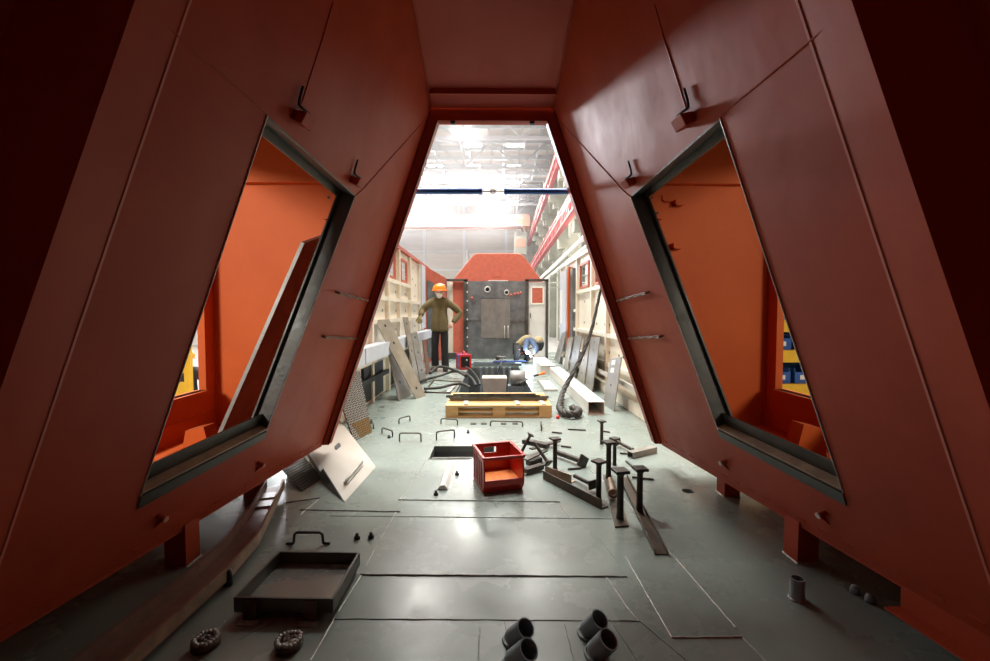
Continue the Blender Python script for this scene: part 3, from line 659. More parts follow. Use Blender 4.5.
mb = MB(); mb.box((.15, .012, .06), (pw-.15, .03, .082)); mb.build('tie_board', 'wood', pa, None, .002)
PZ = .1445
lay = [(.07, .30, 'short galvanised strip at the left of the pallet'), (.66, .31, 'short galvanised strip right of the pallet centre'), (.95, .30, 'short galvanised strip near the right end of the pallet')]
for x, y, lab in lay:
    p = V((pf.x+x*pw/1.2+.14, pf.y+.02, PZ)); mb = MB(); mb.prism([(0, 0, 0), (.05, 0, 0), (.02, .42, 0), (-.03, .42, 0)], (0, 0, .012)); o = mb.build('metal_strip', 'galv'); o.location = p; tag(o, lab, 'metal strip', 'galvanised strips on the pallet')
bars = [(450, 386, 547, 386, .23, 'nearest dark steel angle bar laid across the pallet'), (449, 390, 549, 388.5, .31, 'second dark steel angle bar laid across the pallet'), (446, 389, 540, 386, .40, 'third dark steel angle bar laid across the pallet'), (453, 384, 536, 384, .49, 'farthest dark steel angle bar laid across the pallet')]
for k, (xa, ya, xb, yb, dy, lab) in enumerate(bars):
    y = pf.y+dy; zz = PZ+.0135
    x0 = AY(xa, 385, y).x; x1 = AY(xb, 385, y).x
    mb = MB(); mb.prism([(0, 0, 0), (0, .045, 0), (0, .045, .006), (0, .006, .006), (0, .006, .03), (0, 0, .03)], (x1-x0, .02*(k % 2), 0))
    o = mb.build('angle_bar', 'steel'); o.location = (x0, y, zz); tag(o, lab, 'angle bar', 'steel bars on the pallet')

# ================================================================== JACK POSTS (headed pins)
def make_jack(label):
    t = thing('jack_post', label, 'jack post', (0, 0, 0), 0, 'headed steel posts on the deck')
    mb = MB(); mb.tube([(0, 0, 0), (0, 0, .02), (0, 0, .24)], [.021, .018, .017], 14); mb.build('shaft', 'jack', t)
    mb = MB(); mb.box((-.037, -.037, .24), (.037, .037, .256)); mb.build('head_plate', 'jack', t, None, .003)
    mb = MB(); mb.lathe([(.018, .222), (.026, .24)], (0, 0, 0), 14); mb.build('head_weld', 'steelold', t)
    return t
jk = None
stand = [(601.6, 444, .85, .2, .001, 'farthest upright headed post, alone behind the others'), (614.5, 465, .85, .5, .001, 'upright headed post just behind the short square block'), (608.5, 478, 1.05, .3, .011, 'upright headed post at the far end of the flat channel'),
         (598.6, 499.5, 1.0, .55, .001, 'upright headed post standing by the end of the long angle iron'), (620, 518, 1.12, .15, .011, 'tallest upright headed post at the near end of the flat channel'), (639.5, 511, 1.04, .1, .011, 'upright headed post standing in the long steel channel'), (555, 469, .95, .4, .001, 'upright headed post beside the scrap heap behind the bin')]
for px, py, sc, rz, z, lab in stand:
    p = G(px, py, z)
    if jk is None: jk = make_jack(lab); jk.location = p; jk.rotation_euler = (0, 0, rz); jk.scale = (sc,)*3
    else: dup(jk, p, rz, lab, None, sc)
def lying(foot, head, zf, zh, lab, roll=0, sc=1.0):
    a, b = G(*foot, zf), G(*head, zh); d = (b-a).normalized()
    q = V((0, 0, 1)).rotation_difference(d); m_ = q.to_matrix() @ Matrix.Rotation(roll, 3, 'Z')
    return dup(jk, a, 0, lab, m_.to_euler(), (b-a).length/.258)
lying((521, 453), (531, 434), .03, .19, 'headed post tilted on the scrap heap with its head up')
lying((535, 444), (549, 464), .19, .075, 'headed post lying across the scrap heap, sloping down towards the viewer', .4)
lying((556, 452), (584, 462), .04, .045, 'headed post lying flat right of the scrap heap')
lying((575, 476), (593, 485), .035, .045, 'headed post lying flat behind the long angle iron', .5)
lying((633, 450), (617, 441.5), .03, .045, 'headed post lying beside the upright pair')

# ================================================================== LOOSE STEEL ON THE DECK
def angle_iron(p0, p1, leg, th, m_, label, z=.001, flip=1, name='angle_iron', leg2=None):
    a, b = G(*p0, z), G(*p1, z); d = (b-a).normalized(); n = V((0,0,1)).cross(d)*flip; l2 = leg2 or leg
    mb = MB(); mb.prism([V((0,0,0)), n*leg, n*leg+V((0,0,th)), n*th+V((0,0,th)), n*th+V((0,0,l2)), V((0,0,l2))], b-a)
    o = mb.build(name, m_); o.location = a; return tag(o, label, 'angle iron')
angle_iron((543, 479), (601, 509.5), .06, .007, 'steelold', 'long rusty angle iron lying from the bin towards the posts', flip=1)
angle_iron((545, 474), (571, 483.5), .05, .006, 'tan', 'short tan angle iron lying against the long rusty one', flip=1, leg2=.06)
def channel(p0, p1, w, h, label, m_='steelold', z=.001):
    a, b = G(*p0, z), G(*p1, z); d = (b-a).normalized(); n = V((0,0,1)).cross(d); t = .006
    q = [(-w/2, 0), (w/2, 0), (w/2, h), (w/2-t, h), (w/2-t, t), (-w/2+t, t), (-w/2+t, h), (-w/2, h)]
    mb = MB(); mb.prism([n*x+V((0,0,y)) for x, y in q], b-a); o = mb.build('steel_channel', m_); o.location = a; return tag(o, label, 'steel channel')
channel((623, 478), (661, 555), .065, .03, 'long open steel channel holding one upright post, nearest the viewer')
mb = MB(); a, b, c, d = G(603, 476), G(612, 476), G(629, 527), G(615, 528); mb.prism([V(p)+V((0, 0, .001)) for p in (a, b, c, d)], (0, 0, .009)); whole(mb, 'flat_bar', 'steelold', 'flat rusty steel bar under the tallest upright post', 'flat bar')
mb = MB(); a, b = G(607, 486), G(611, 500); mb.cyl((a.x+.02, a.y, .048), (b.x+.01, b.y, .048), .016); mb.lathe([(.03, 0), (.03, .02), (.016, .02)], (b.x+.01, b.y, .048), 14, (b-a).normalized()); whole(mb, 'short_pin', 'tan', 'short tan pin lying at the near end of the flat rusty bar', 'pin')
a, b = G(633, 459), G(657, 453); d = (b-a).normalized(); n = V((0,0,1)).cross(d)
mb = MB(); w, h, t = .06, .05, .005
for q in (((0,0),(w,0),(w,t),(0,t)), ((0,h-t),(w,h-t),(w,h),(0,h)), ((0,t),(t,t),(t,h-t),(0,h-t)), ((w-t,t),(w,t),(w,h-t),(w-t,h-t))):
    mb.prism([a+n*x+V((0,0,y+.001)) for x, y in q], b-a)
whole(mb, 'square_tube_offcut', 'plate', 'short square tube offcut lying behind the upright posts', 'tube offcut')
k = 0
for (p0, p1, lab) in (((568, 429), (586, 430), 'thin dark rod lying between the pallet and the farthest upright post'), ((561, 446), (571, 447), 'thin dark rod lying right of the scrap heap head plate'), ((568, 469), (581, 468), 'thin dark rod just behind the lying flat post'), ((552, 432), (562, 433), 'thin dark rod near the right corner of the pallet'),
                      ((632, 477), (654, 479.5), 'thin dark rod with a nub right of the long channel'), ((620, 453), (632, 454), 'thin dark rod behind the square tube offcut'), ((626, 461), (636, 469), 'pair-edged thin bar left of the long channel far end'), ((603, 431), (610, 432), 'tiny dark rod beside the farthest upright post')):
    a, b = G(*p0, .009), G(*p1, .009); whole(MB().tube([a, b], .008, 8), 'steel_rod', 'jack', lab, 'rod', 'thin rods on the deck')
# scrap heap behind the bin: flat bars criss-crossed
heap = [((524, 441), (548, 446), .11, .11, .06, 'dark flat bar on top of the scrap heap'), ((531, 449), (559, 441), .045, .03, .04, 'dark flat bar sloping up over the scrap heap'), ((525, 471), (542, 466), .03, .03, .05, 'dark flat bar at the front of the scrap heap'),
        ((526, 460), (546, 450), .06, .09, .04, 'short dark flat bar inside the scrap heap'), ((528, 463), (540, 459), .02, .02, .05, 'short dark flat bar at the foot of the scrap heap')]
for p0, p1, z0, z1, w, lab in heap:
    a, b = G(*p0, z0), G(*p1, z1); whole(MB().bar(a, b, w, .035 if w > .045 else .012), 'scrap_bar', 'jack', lab, 'flat bar', 'flat bars in the scrap heap')
# white crinkled strip, near the deck hatch
a, b, c, d = G(437, 490), G(448, 490), G(455, 465), G(446, 465)
mb = MB(); n = 10; t = V((0,0,1)); vs = []
for i in range(n+1):
    L_, R_ = a.lerp(d, i/n), b.lerp(c, i/n)
    vs += [L_+t*.002, L_.lerp(R_, .3)+t*(.03+.004*(i % 2)), L_.lerp(R_, .7)+t*(.028+.005*((i+1) % 2)), R_+t*.002]
mb.add(vs, [(i*4+k, i*4+k+1, i*4+k+5, i*4+k+4) for i in range(n) for k in range(3)]); mb.add(vs[:4], [(3, 2, 1, 0)]); mb.add(vs[-4:], [(0, 1, 2, 3)])
whole(mb, 'crinkled_strip', 'white', 'white crinkled sheet strip lying in front of the open deck slot', 'sheet strip')
for p, lab in (((436, 495), 'small black offcut at the near end of the white strip'), ((457, 475), 'small black offcut right of the white strip'), ((357, 539), 'small black bolt standing behind the tray'), ((371, 538), 'tiny black nut on the deck right of the small bolt'), ((389, 438), 'small black square nut near the deck handles'), ((468, 433), 'small black nut behind the bin')):
    a = G(*p); mb = MB(); mb.lathe([(.0005, 0), (.016, 0), (.016, .012), (.009, .014), (.009, .03), (.0005, .03)], a+V((0, 0, .001)), 6); whole(mb, 'bolt', 'dark', lab, 'bolt', 'small bolts and nuts on the deck')
for px, lab in ((473.5, 'first small grey pad in front of the pallet, from the left'), (484, 'second small grey pad in front of the pallet, from the left'), (503.5, 'third small grey pad in front of the pallet, from the left'), (515, 'fourth small grey pad in front of the pallet, from the left')):
    a = G(px, 424); mb = MB(); mb.box((a.x-.03, a.y-.025, .001), (a.x+.03, a.y+.025, .012)); whole(mb, 'floor_pad', 'steel', lab, 'pad', 'pads in front of the pallet')
a = G(556, 418.5); whole(MB().lathe([(.0005, 0), (.02, 0), (.022, .02), (.012, .035), (.0005, .036)], a+V((.02, 0, .001)), 12), 'red_cap', 'redp', 'small bright red cap at the right corner of the pallet', 'cap')
# deck lifting handles
hd = None
def u_handle(pa_, pb_, h, label, r=.007):
    a, b = G(*pa_), G(*pb_); d = b-a; L = d.length; t = d.normalized(); u = V((0,0,1))
    mb = MB(); c = .02
    mb.tube([a+u*.001, a+u*(h-c), a+u*(h-.006)+t*.006, a+u*h+t*c, b+u*h-t*c, b+u*(h-.006)-t*.006, b+u*(h-c), b+u*.001], r, 8)
    return whole(mb, 'rod_staple', 'jack', label, 'handle', 'rod handles welded on the deck')
for a, b, h, lab in (((382, 433.5), (392.5, 437), .06, 'small slanting rod handle nearest the chequer plate'), ((399.5, 441.5), (421, 441.5), .08, 'wide rod handle nearest the viewer in the left row'), ((399, 424), (410, 421), .06, 'slanting rod handle behind the wide left one'), ((436.5, 440), (454.5, 438), .08, 'rod handle just left behind the open deck slot'),
                    ((441, 424), (457.5, 425), .06, 'rod handle below the left corner of the pallet'), ((490.5, 426), (522.5, 427), .055, 'wide rod handle in front of the pallet centre'), ((371, 424), (373.5, 429), .05, 'small rod handle behind the chequer plate corner'), ((541, 427), (541.5, 431), .06, 'narrow rod handle right of the pallet pads')):
    u_handle(a, b, h, lab)
u = thing('bent_rod_loop', 'black bent rod handle with splayed feet behind the open tray', 'handle', (0, 0, 0))
a, b = G(293, 545), G(324, 545); t = (b-a).normalized(); z = V((0,0,1))
mb = MB(); mb.tube([a+z*.008-t*.035, a+z*.008, a+z*.012+t*.004, a+z*.055+t*.008, a+z*.066+t*.02, b+z*.066-t*.02, b+z*.055-t*.008, b+z*.012-t*.004, b+z*.008, b+z*.008+t*.03], .007, 10); mb.build('handle_rod', 'dark', u)
# ------------------------------------------------ tray (hatch lid) lying open
tr = thing('hatch_tray', 'shallow dark steel hatch tray lying open on the deck', 'tray', G(285, 585))
og = tr.location.copy()
zt_ = .085
T = [G(233.5, 597.5, zt_), G(333, 599, zt_), G(360, 552, zt_), G(279, 551, zt_)]
dn = V((0, 0, -.06)); c = sum(T, V((0,0,0)))/4
ii = [p+(c-p)*.05 for p in T]
mb = MB(); plate_with_hole(mb, T, ii, dn); mb.build('tray_rim', 'steel', tr, og)
mb = MB(); mb.prism([p+dn for p in T], (0, 0, .006)); mb.build('tray_base', mat('tray sheet steel', (.21, .235, .235), .3, .35, c2=(.25, .22, .17), scale=5, rvar=.08, bump=.05), tr, og)
for f in (.18, .78):
    p = T[0].lerp(T[1], f); mb = MB(); w = .05
    e = (T[1]-T[0]).normalized(); nn = V((e.y, -e.x, 0))
    mb.prism([p-e*w/2+dn*.15+nn*.003, p+e*w/2+dn*.15+nn*.003, p+e*w/2+V((0,0,-.083))+nn*.012, p-e*w/2+V((0,0,-.083))+nn*.012], nn*.006); h_ = mb.build('hinge', 'steelold', tr, og)
    q = V((p.x, p.y, .004))+nn*.03; mb = MB(); mb.bar(q-e*.035, q+e*.035, .028, .006); mb.build('hinge_pad', 'weld', h_, og)
# weld plugs, stubs
for px, py, lab in ((206, 646, 'round rough welded plug at the near left of the deck'), (289, 647, 'round rough welded plug below the open tray')):
    p = G(px, py); t = thing('deck_plug', lab, 'plug', p+V((0, 0, .001)), 0, 'welded plugs on the deck')
    mb = MB(); mb.lathe([(.0005, 0), (.047, 0), (.047, .026), (.0005, .026)], (0, 0, 0), 22); mb.build('plug_body', 'steelold', t)
    mb = MB()
    for k in range(18):
        a = k*2*math.pi/18; r = .036+random.uniform(-.004, .004); mb.lathe([(.0005, 0), (.011, .0), (.009, .007), (.0005, .010)], (r*math.cos(a), r*math.sin(a), .0255), 7)
    for k in range(9): mb.lathe([(.0005, 0), (.010, 0), (.0005, .007)], (random.uniform(-.02, .02), random.uniform(-.02, .02), .0255), 6)
    mb.build('weld_ring', 'plate', t)
for (foot, top, r, lab) in (((513, 641), (526, 628), .034, 'far slanting grey pipe stub of the left pair'), ((514, 664), (529, 649), .036, 'near slanting grey pipe stub of the left pair'), ((588, 634), (600, 619), .034, 'far slanting grey pipe stub of the right pair'), ((596, 655), (609, 639), .036, 'near slanting grey pipe stub of the right pair')):
    a = G(*foot); b = G(*top, .085)
    t = thing('pipe_stub', lab, 'pipe stub', a, 0, 'slanting pipe stubs welded to the deck')
    mb = MB(); mb.pipe(V((0, 0, .012)), b-a, r, r*.87); mb.build('stub_pipe', 'pipe', t)
    mb = MB(); mb.tube([V((r*1.05*math.cos(k*.2618), r*1.25*math.sin(k*.2618), .004)) for k in range(25)], .005, 6); mb.build('foot_weld', 'pipe', t)
a = G(797, 599); t = thing('upright_stub', 'short upright grey pipe stub on the dark right side of the deck', 'pipe stub', a)
mb = MB(); mb.pipe((0, 0, .001), (0, 0, .09), .028, .022); mb.build('stub_pipe', 'pipe', t)
mb = MB(); mb.tube([(.03*math.cos(k*.2618), .03*math.sin(k*.2618), .004) for k in range(25)], .004, 6); mb.build('foot_weld', 'weld', t)
for px, py, lab in ((855, 593, 'small dark stud under the right side panel, farther one'), (870, 602, 'small dark stud under the right side panel, nearer one'), (228, 585, 'short black post beside the long bent channel')):
    a = G(px, py); mb = MB(); h = .03 if px > 500 else .07; mb.lathe([(.0005, 0), (.02, 0), (.018, h*.6), (.014, h), (.0005, h)], a+V((0, 0, .001)), 12); whole(mb, 'stud', 'pipe' if px > 500 else 'dark', lab, 'stud')

# ------------------------------------------------ long bent channel at the left
pth = [G(276, 487, .05), G(262, 515, .045), G(244, 545, .03), G(216, 575, .03), G(112, 664, .03), G(40, 726, .03)]
wd_ = [.105, .115, .14, .15, .165, .17]
bc = thing('bent_channel', 'long bent brown steel channel lying along the left side of the deck', 'steel channel', pth[2])
rb = lambda a, b, k: None
Lp, Rp = [], []
for i, p in enumerate(pth):
    d = (pth[min(i+1, 5)]-pth[max(i-1, 0)]).normalized(); n = V((d.y, -d.x, 0)).normalized()
    if n.x > 0: n = -n
    Lp.append(p+n*wd_[i]/2); Rp.append(p-n*wd_[i]/2)
def strip(mb, P, Q, h0, h1, th):   # vertical-ish ribbon
    for i in range(len(P)-1): mb.prism([P[i], P[i+1], Q[i+1], Q[i]], (0, 0, th))
mb = MB(); strip(mb, Lp, Rp, 0, 0, -.006); mb.build('web', 'mauve', bc, bc.location)
for Pp, nm_, m_ in ((Lp, 'outer_flange', 'mauve'), (Rp, 'inner_flange', 'tan')):
    mb = MB()
    for i in range(5):
        a, b = Pp[i], Pp[i+1]; d = (b-a).normalized(); n = V((d.y, -d.x, 0)).normalized()*.012
        mb.prism([a, b, b+V((0,0,.05)), a+V((0,0,.05))], n)
    mb.build(nm_, m_, bc, bc.location)
mb = MB()
for f, m_ in ((.25, .02), (.55, .02)):
    a, b = Lp[0].lerp(Lp[1], f), Rp[0].lerp(Rp[1], f); a2, b2 = Lp[0].lerp(Lp[1], f+.2), Rp[0].lerp(Rp[1], f+.2); mb.prism([q+V((0,0,.002)) for q in (a, b, b2, a2)], (0, 0, .006))
mb.build('cross_strip', 'galv', bc, bc.location)

# ------------------------------------------------ leaning plates, near left
def lean(name, b1, b2, t1, t2, th, m_, label, cat='steel plate', group=None, deco=None):
    """b1,b2 on the deck; t1,t2 points in space"""
    n = (b2-b1).cross(t1-b1).normalized()
    if n.dot(CAM-b1) < 0: n = -n
    d_ = t2-CAM; t2 = CAM+d_*(n.dot(b1-CAM)/n.dot(d_))
    z = V((0,0,.002)); org_ = (b1+b2)/2
    t = thing(name, label, cat, org_, 0, group)
    mb = MB(); mb.prism([b1+z, b2+z, t2, t1], -n*th); mb.build('plate_sheet', m_, t, org_)
    def at(u, v): return b1.lerp(b2, u).lerp(t1.lerp(t2, u), v)+z
    if deco: deco(t, at, n, org_)
    return t
def holes_deco(spots, r=.02, m_='dark'):
    def f(t, at, n, o):
        mb = MB()
        for u, v in spots:
            c = at(u, v); mb.cyl(c, c+n*.002, r, 12)
        mb.build('hole_rim', m_, t, o)
    return f
def white_deco(t, at, n, o):
    mb = MB(); w = at(1, .5)-at(0, .5); h = (at(.5, 1)-at(.5, 0)).normalized(); w.normalize(); c = at(.52, .64)
    mb.prism([c+w*x+h*y for x, y in ((-.05, -.032), (.05, -.032), (.065, 0), (.05, .032), (-.05, .032), (-.065, 0))], n*.003); mb.build('slot', 'dark', t, o)
    mb = MB(); a, b = at(.18, .15), at(.72, .17); mb.tube([a, a+n*.03, b+n*.03, b], .009, 8); mb.bar(a+n*.012, b+n*.012, .03, .01, n); mb.build('grab_handle', 'galv', t, o)
    mb = MB(); a, b, c, d = at(-.003, 0), at(-.003, 1), at(-.003, 1)-n*.07, at(-.003, 0)-n*.07; mb.prism([a, b, c, d], -w*.006); mb.build('folded_edge', 'steel', t, o)
    mb = MB(); c, d = at(.0, .55), at(.0, .98); mb.prism([c, d, d-w*.06, c-w*.06], -n*.006); mb.build('side_flap', 'plate3', t, o)
lean('folded_plate', G(345, 502), G(376, 467), AY(309, 446, 3.44), AY(339, 419, 4.22), .012, mat('dusty pale steel', (.40, .37, .33), .5, .15, c2=(.36, .33, .27), scale=4), 'pale folded steel plate with a slot and handle leaning by the left panel', deco=white_deco)
def mesh_deco(t, at, n, o):
    mb = MB()
    for i in range(16):
        for j in range(14):
            c = at((i+.5+.5*(j % 2))/17, (j+.5)/14); mb.lathe([(.009, 0), (.007, .003), (.0005, .003)], c, 6, n)
    mb.build('raised_dots', 'steel', t, o)
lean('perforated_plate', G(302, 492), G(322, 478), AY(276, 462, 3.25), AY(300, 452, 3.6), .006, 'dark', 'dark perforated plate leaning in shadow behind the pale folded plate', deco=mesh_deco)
def cheq(t, at, n, o):
    mb = MB(); mo = MB(); w = (at(1, .5)-at(0, .5)).normalized(); h = (at(.5, 1)-at(.5, 0)).normalized()
    for i in range(15):
        for j in range(30):
            u, v = (i+.3+.5*(j % 2))/15.5, (j+.5)/30; c = at(u, v)+n*.001
            k = mo if (v < .22 and u > .35 - v) else mb
            dg_ = (w+h).normalized() if (i+j) % 2 else (w-h).normalized(); pg = dg_.cross(n); k.prism([c-dg_*.013, c-pg*.005, c+dg_*.013, c+pg*.005], n*.004)
    mb.build('raised_pattern', 'galv', t, o); mo.build('rusty_pattern', mat('yellow brown rust', (.42, .25, .07), .6), t, o)
lean('chequer_plate', G(354, 441.5), G(372, 432), AY(331, 374, 4.2), AY(360, 371, 4.5), .008, 'steel', 'dark chequer plate with raised diamond pattern leaning near the left wall', deco=cheq)
# plates along the left wall
L_ = [((416, 399), (426, 396), (375, 320), (389, 319), 6.1, 6.35, 'plate2', 'widest tan steel plate leaning at the left wall, nearest the viewer', [(.5, .92), (.5, .70), (.5, .12)]),
      ((399, 401), (412, 395), (387, 346), (394, 344), 6.2, 6.45, 'plate', 'dark grey steel plate leaning behind the widest tan one', [(.5, .8), (.4, .3)]),
      ((421, 384), (427, 382), (411, 333), (417, 332), 7.6, 7.75, 'plate', 'narrow grey steel plate leaning between the tan plates and the standing man', [(.5, .9), (.5, .6), (.5, .25)]),
      ((416, 386), (420, 384), (403, 317), (408, 317), 7.3, 7.5, 'plate2', 'slim tan steel plate leaning left of the narrow grey one', [(.5, .9), (.5, .5)]),
      ((427, 374.5), (431, 373), (422.5, 340), (425.5, 339.5), 8.6, 8.72, 'redplate', 'rusty reddish steel plate leaning just left of the standing man', [])]
for b1, b2, t1, t2, y1, y2, m_, lab, hs in L_:
    lean('wall_plate', G(*b1), G(*b2), AY(*t1, y1), AY(*t2, y2), .012, m_, lab, group='steel plates leaning along the left wall', deco=holes_deco(hs) if hs else None)
def sticker(t, at, n, o):
    mb = MB()
    for v in (.70, .86):
        a, b, c, d = at(.22, v), at(.55, v), at(.55, v+.1), at(.22, v+.1); mb.prism([a+n*.001, b+n*.001, c+n*.001, d+n*.001], n*.001)
    mb.build('paper_label', 'paper', t, o)
    mb = MB(); c = at(.45, .45); mb.cyl(c, c+n*.002, .016, 10); mb.build('hole_rim', 'dark', t, o)
R_ = [((603, 404), (613.6, 411.5), (610, 359), (621.3, 357), 5.75, 5.42, 'plate3', 'pale grey plate with two white labels leaning at the right wall, nearest the viewer', sticker),
      ((585, 384.5), (591.8, 392), (591, 337), (600, 337.5), 7.45, 7.0, 'plate', 'tall grey plate leaning at the right wall, next behind the labelled one', holes_deco([(.5, .75), (.5, .9), (.5, .45), (.4, .1)])),
      ((577.5, 379), (584, 384.5), (584, 339), (590, 338.5), 7.95, 7.5, 'plate2', 'tall tan plate leaning at the right wall, third from the viewer', holes_deco([(.5, .5), (.5, .2)])),
      ((569, 372), (574.7, 377.7), (574, 336), (582, 335.5), 8.7, 8.2, 'plate', 'tall grey plate leaning at the right wall behind the twisted hose', holes_deco([(.5, .6), (.5, .3)])),
      ((563.5, 368), (567, 371.5), (568, 338), (573, 337), 9.3, 8.85, 'plate2', 'slim tan plate leaning at the right wall, fifth from the viewer', holes_deco([(.5, .7)])),
      ((554, 360), (559, 364), (562, 333), (566.5, 331), 10.2, 9.6, 'plate', 'farthest grey plate leaning at the right wall near the welder', holes_deco([(.5, .4)]))]
for b1, b2, t1, t2, y1, y2, m_, lab, dc in R_:
    lean('wall_plate', G(*b1), G(*b2), AY(*t1, y1), AY(*t2, y2), .012, m_, lab, group='steel plates leaning along the right wall', deco=dc)

# ------------------------------------------------ white square tubes
def sqtube(x0, x1, y0, y1, h, z, lab, cap=False):
    t = thing('square_tube', lab, 'square tube', (x0, y0, z), 0, 'white square tubes on the right of the deck'); w = x1-x0; L = y1-y0; k = .007
    mb = MB(); mb.box((0, 0, 0), (w, L, k)); mb.box((0, 0, h-k), (w, L, h)); mb.box((0, 0, k), (k, L, h-k)); mb.box((w-k, 0, k), (w, L, h-k)); mb.build('tube_wall', 'white', t)
    mb = MB(); y = .01 if cap else L-.02; mb.box((k, y, k), (w-k, y+.005, h-k)); mb.build('end_plug', 'white' if cap else 'dark', t)
a, b = G(588, 415), G(603, 413); zh = .155
sqtube(a.x, a.x+.195, a.y, 8.45, zh, .002, 'long white square tube on the right of the deck, open end towards the viewer')
sqtube(.98, 1.26, 8.6, 10.05, .17, .002, 'farther white square tube lying in front of the crouched welder', True)
mb = MB(); mb.box((.80, 6.7, .002), (1.02, 7.6, .03)); mb.box((.80, 6.7, .03), (.81, 7.6, .07)); whole(mb, 'deck_tray', 'galv', 'pale flat channel lying left of the white square tubes', 'steel channel')

# ------------------------------------------------ hoses
def twisted(path, r, lab, turns=10, n=90, strands=3):
    pts = [V(p) for p in path]
    def cr_(t):
        s_ = t*(len(pts)-1); i = min(int(s_), len(pts)-2); f = s_-i
        p0, p1, p2, p3 = pts[max(i-1, 0)], pts[i], pts[i+1], pts[min(i+2, len(pts)-1)]
        return .5*((2*p1)+(p2-p0)*f+(2*p0-5*p1+4*p2-p3)*f*f+(3*p1-p0-3*p2+p3)*f**3)
    c = [cr_(i/n) for i in range(n+1)]; out = []
    for k in range(strands):
        q = []
        for i in range(n+1):
            t = (c[min(i+1, n)]-c[max(i-1, 0)]).normalized(); a = t.cross(V((1, .2, 0))).normalized(); b = t.cross(a); ph = 2*math.pi*(k/strands+turns*i/n); rr = r(i/n) if callable(r) else r
            q.append(c[i]+(a*math.cos(ph)+b*math.sin(ph))*rr*.55 if strands > 1 else c[i])
        out.append(q)
    return out
hp = [((603, 279), 6.62), ((598, 302), 6.6), ((591.5, 330), 6.5), ((583, 353), 6.4), ((573, 373), 6.25), ((563.5, 391), 6.05)]
path = [AY(*p, y) for p, y in hp]
path += [G(561, 401, .10), G(560, 408, .07), G(566, 413.5, .055), G(576, 414, .055), G(579, 411, .055), G(572, 407.5, .055)]
hs = thing('hose_bundle', 'thick twisted black hose bundle hanging from the right wall to the deck', 'hose', path[6])
rf_ = lambda t: .014+.022*min(1, t*1.6)
for q in twisted(path, rf_, '', 9, 110, 3):
    mb = MB(); mb.tube(q, [.012+.014*min(1, i/110*1.7) for i in range(111)], 8); mb.build('strand', 'hose', hs, hs.location)
mb = MB(); mb.bar((1.60, 6.7, path[0].z+.02), (RX-.004, 6.7, path[0].z+.02), .03, .02); mb.build('wall_hook', 'steel', hs, hs.location)
HN = [0]
def hose(pts, r, label, m_='hose', name='hose', cat='hose', group=None, n=60):
    pts = [p+V((0, 0, .022+(0, .03, .095)[HN[0] % 3])) if p.z > 0 else p for p in pts]; HN[0] += 1
    q = twisted(pts, 0, '', 0, n, 1)[0]; mb = MB(); mb.tube(q, r, 8); return whole(mb, name, m_, label, cat, group)
gl = 'hoses on the left of the pit'
hose([G(413, 386, .03), G(425, 381, .03), G(440, 377, .04), G(452, 373, .1), G(464, 374, .1), G(472, 380, .06), G(476, 387, .04)], .022, 'black hose arching from the welding machine side to the pallet', group=gl)
hose([G(424, 392, .015), G(440, 391, .015), G(452, 388, .02), G(462, 387, .03), G(470, 391, .02)], .022, 'black hose lying nearest the pallet left corner', group=gl)
hose([G(430, 380, .03), G(438, 373, .05), G(447, 374, .06), G(458, 378, .05), G(466, 383, .04)], .026, 'short thick black hose in the middle of the tangle', group=gl)
hose([AY(466, 368, 8.7), G(472, 372, .12), G(478, 380, .05), G(480, 386, .03)], .016, 'thin black cable running from the welding machine into the pit edge', group=gl)
hose([G(519, 387, .005), G(526, 383, .005), G(528, 382, .005)], .02, 'black cable running from the pit to the orange torch', group=gl)
hose([AY(503, 364, 9.0), G(500, 372, .06), G(497, 378, -.1), G(501, 383, -.1)], .010, 'thin wire loop hanging into the pit', group=gl)
a, b, c, d = G(424, 392, .012), G(434, 380, .012), G(462, 382, .012), G(455, 393, .012)
mb = MB(); mb.tube([a, b, c, d, a], .012, 8); whole(mb, 'rod_grid', 'steelold', 'flat welded rod frame lying left of the pallet under the hoses', 'frame')
mb = MB(); a, b = G(448, 392, .02), G(456, 384, .02); mb.bar(a, b, .05, .012); whole(mb, 'flat_lever', 'galv', 'pale flat bar lying on the deck left of the pallet', 'flat bar')
# welding machine
p = G(465, 369.5); wm = thing('welding_machine', 'red and blue welding machine standing at the left edge of the pit', 'welding machine', p+V((0, 0, .002)), .25)
mb = MB(); mb.box((-.12, 0, .02), (.12, .32, .30)); mb.build('case', 'bluebox', wm, None, .012)
for y in (-.03, .32): mb = MB(); mb.box((-.135, y, 0), (.135, y+.03, .32)); mb.build('end_bumper', 'redp', wm, None, .012)
mb = MB(); mb.box((-.09, -.036, .05), (.09, -.03, .27)); mb.build('front_panel', 'dark', wm)
mb = MB(); mb.lathe([(.022, 0), (.02, .02), (.0005, .02)], (.03, -.036, .2), 12, (0, -1, 0)); mb.build('dial', 'galv', wm)
mb = MB(); mb.tube([(0, .02, .31), (0, .04, .37), (0, .27, .37), (0, .29, .31)], .012, 8); mb.build('carry_handle', 'redp', wm)
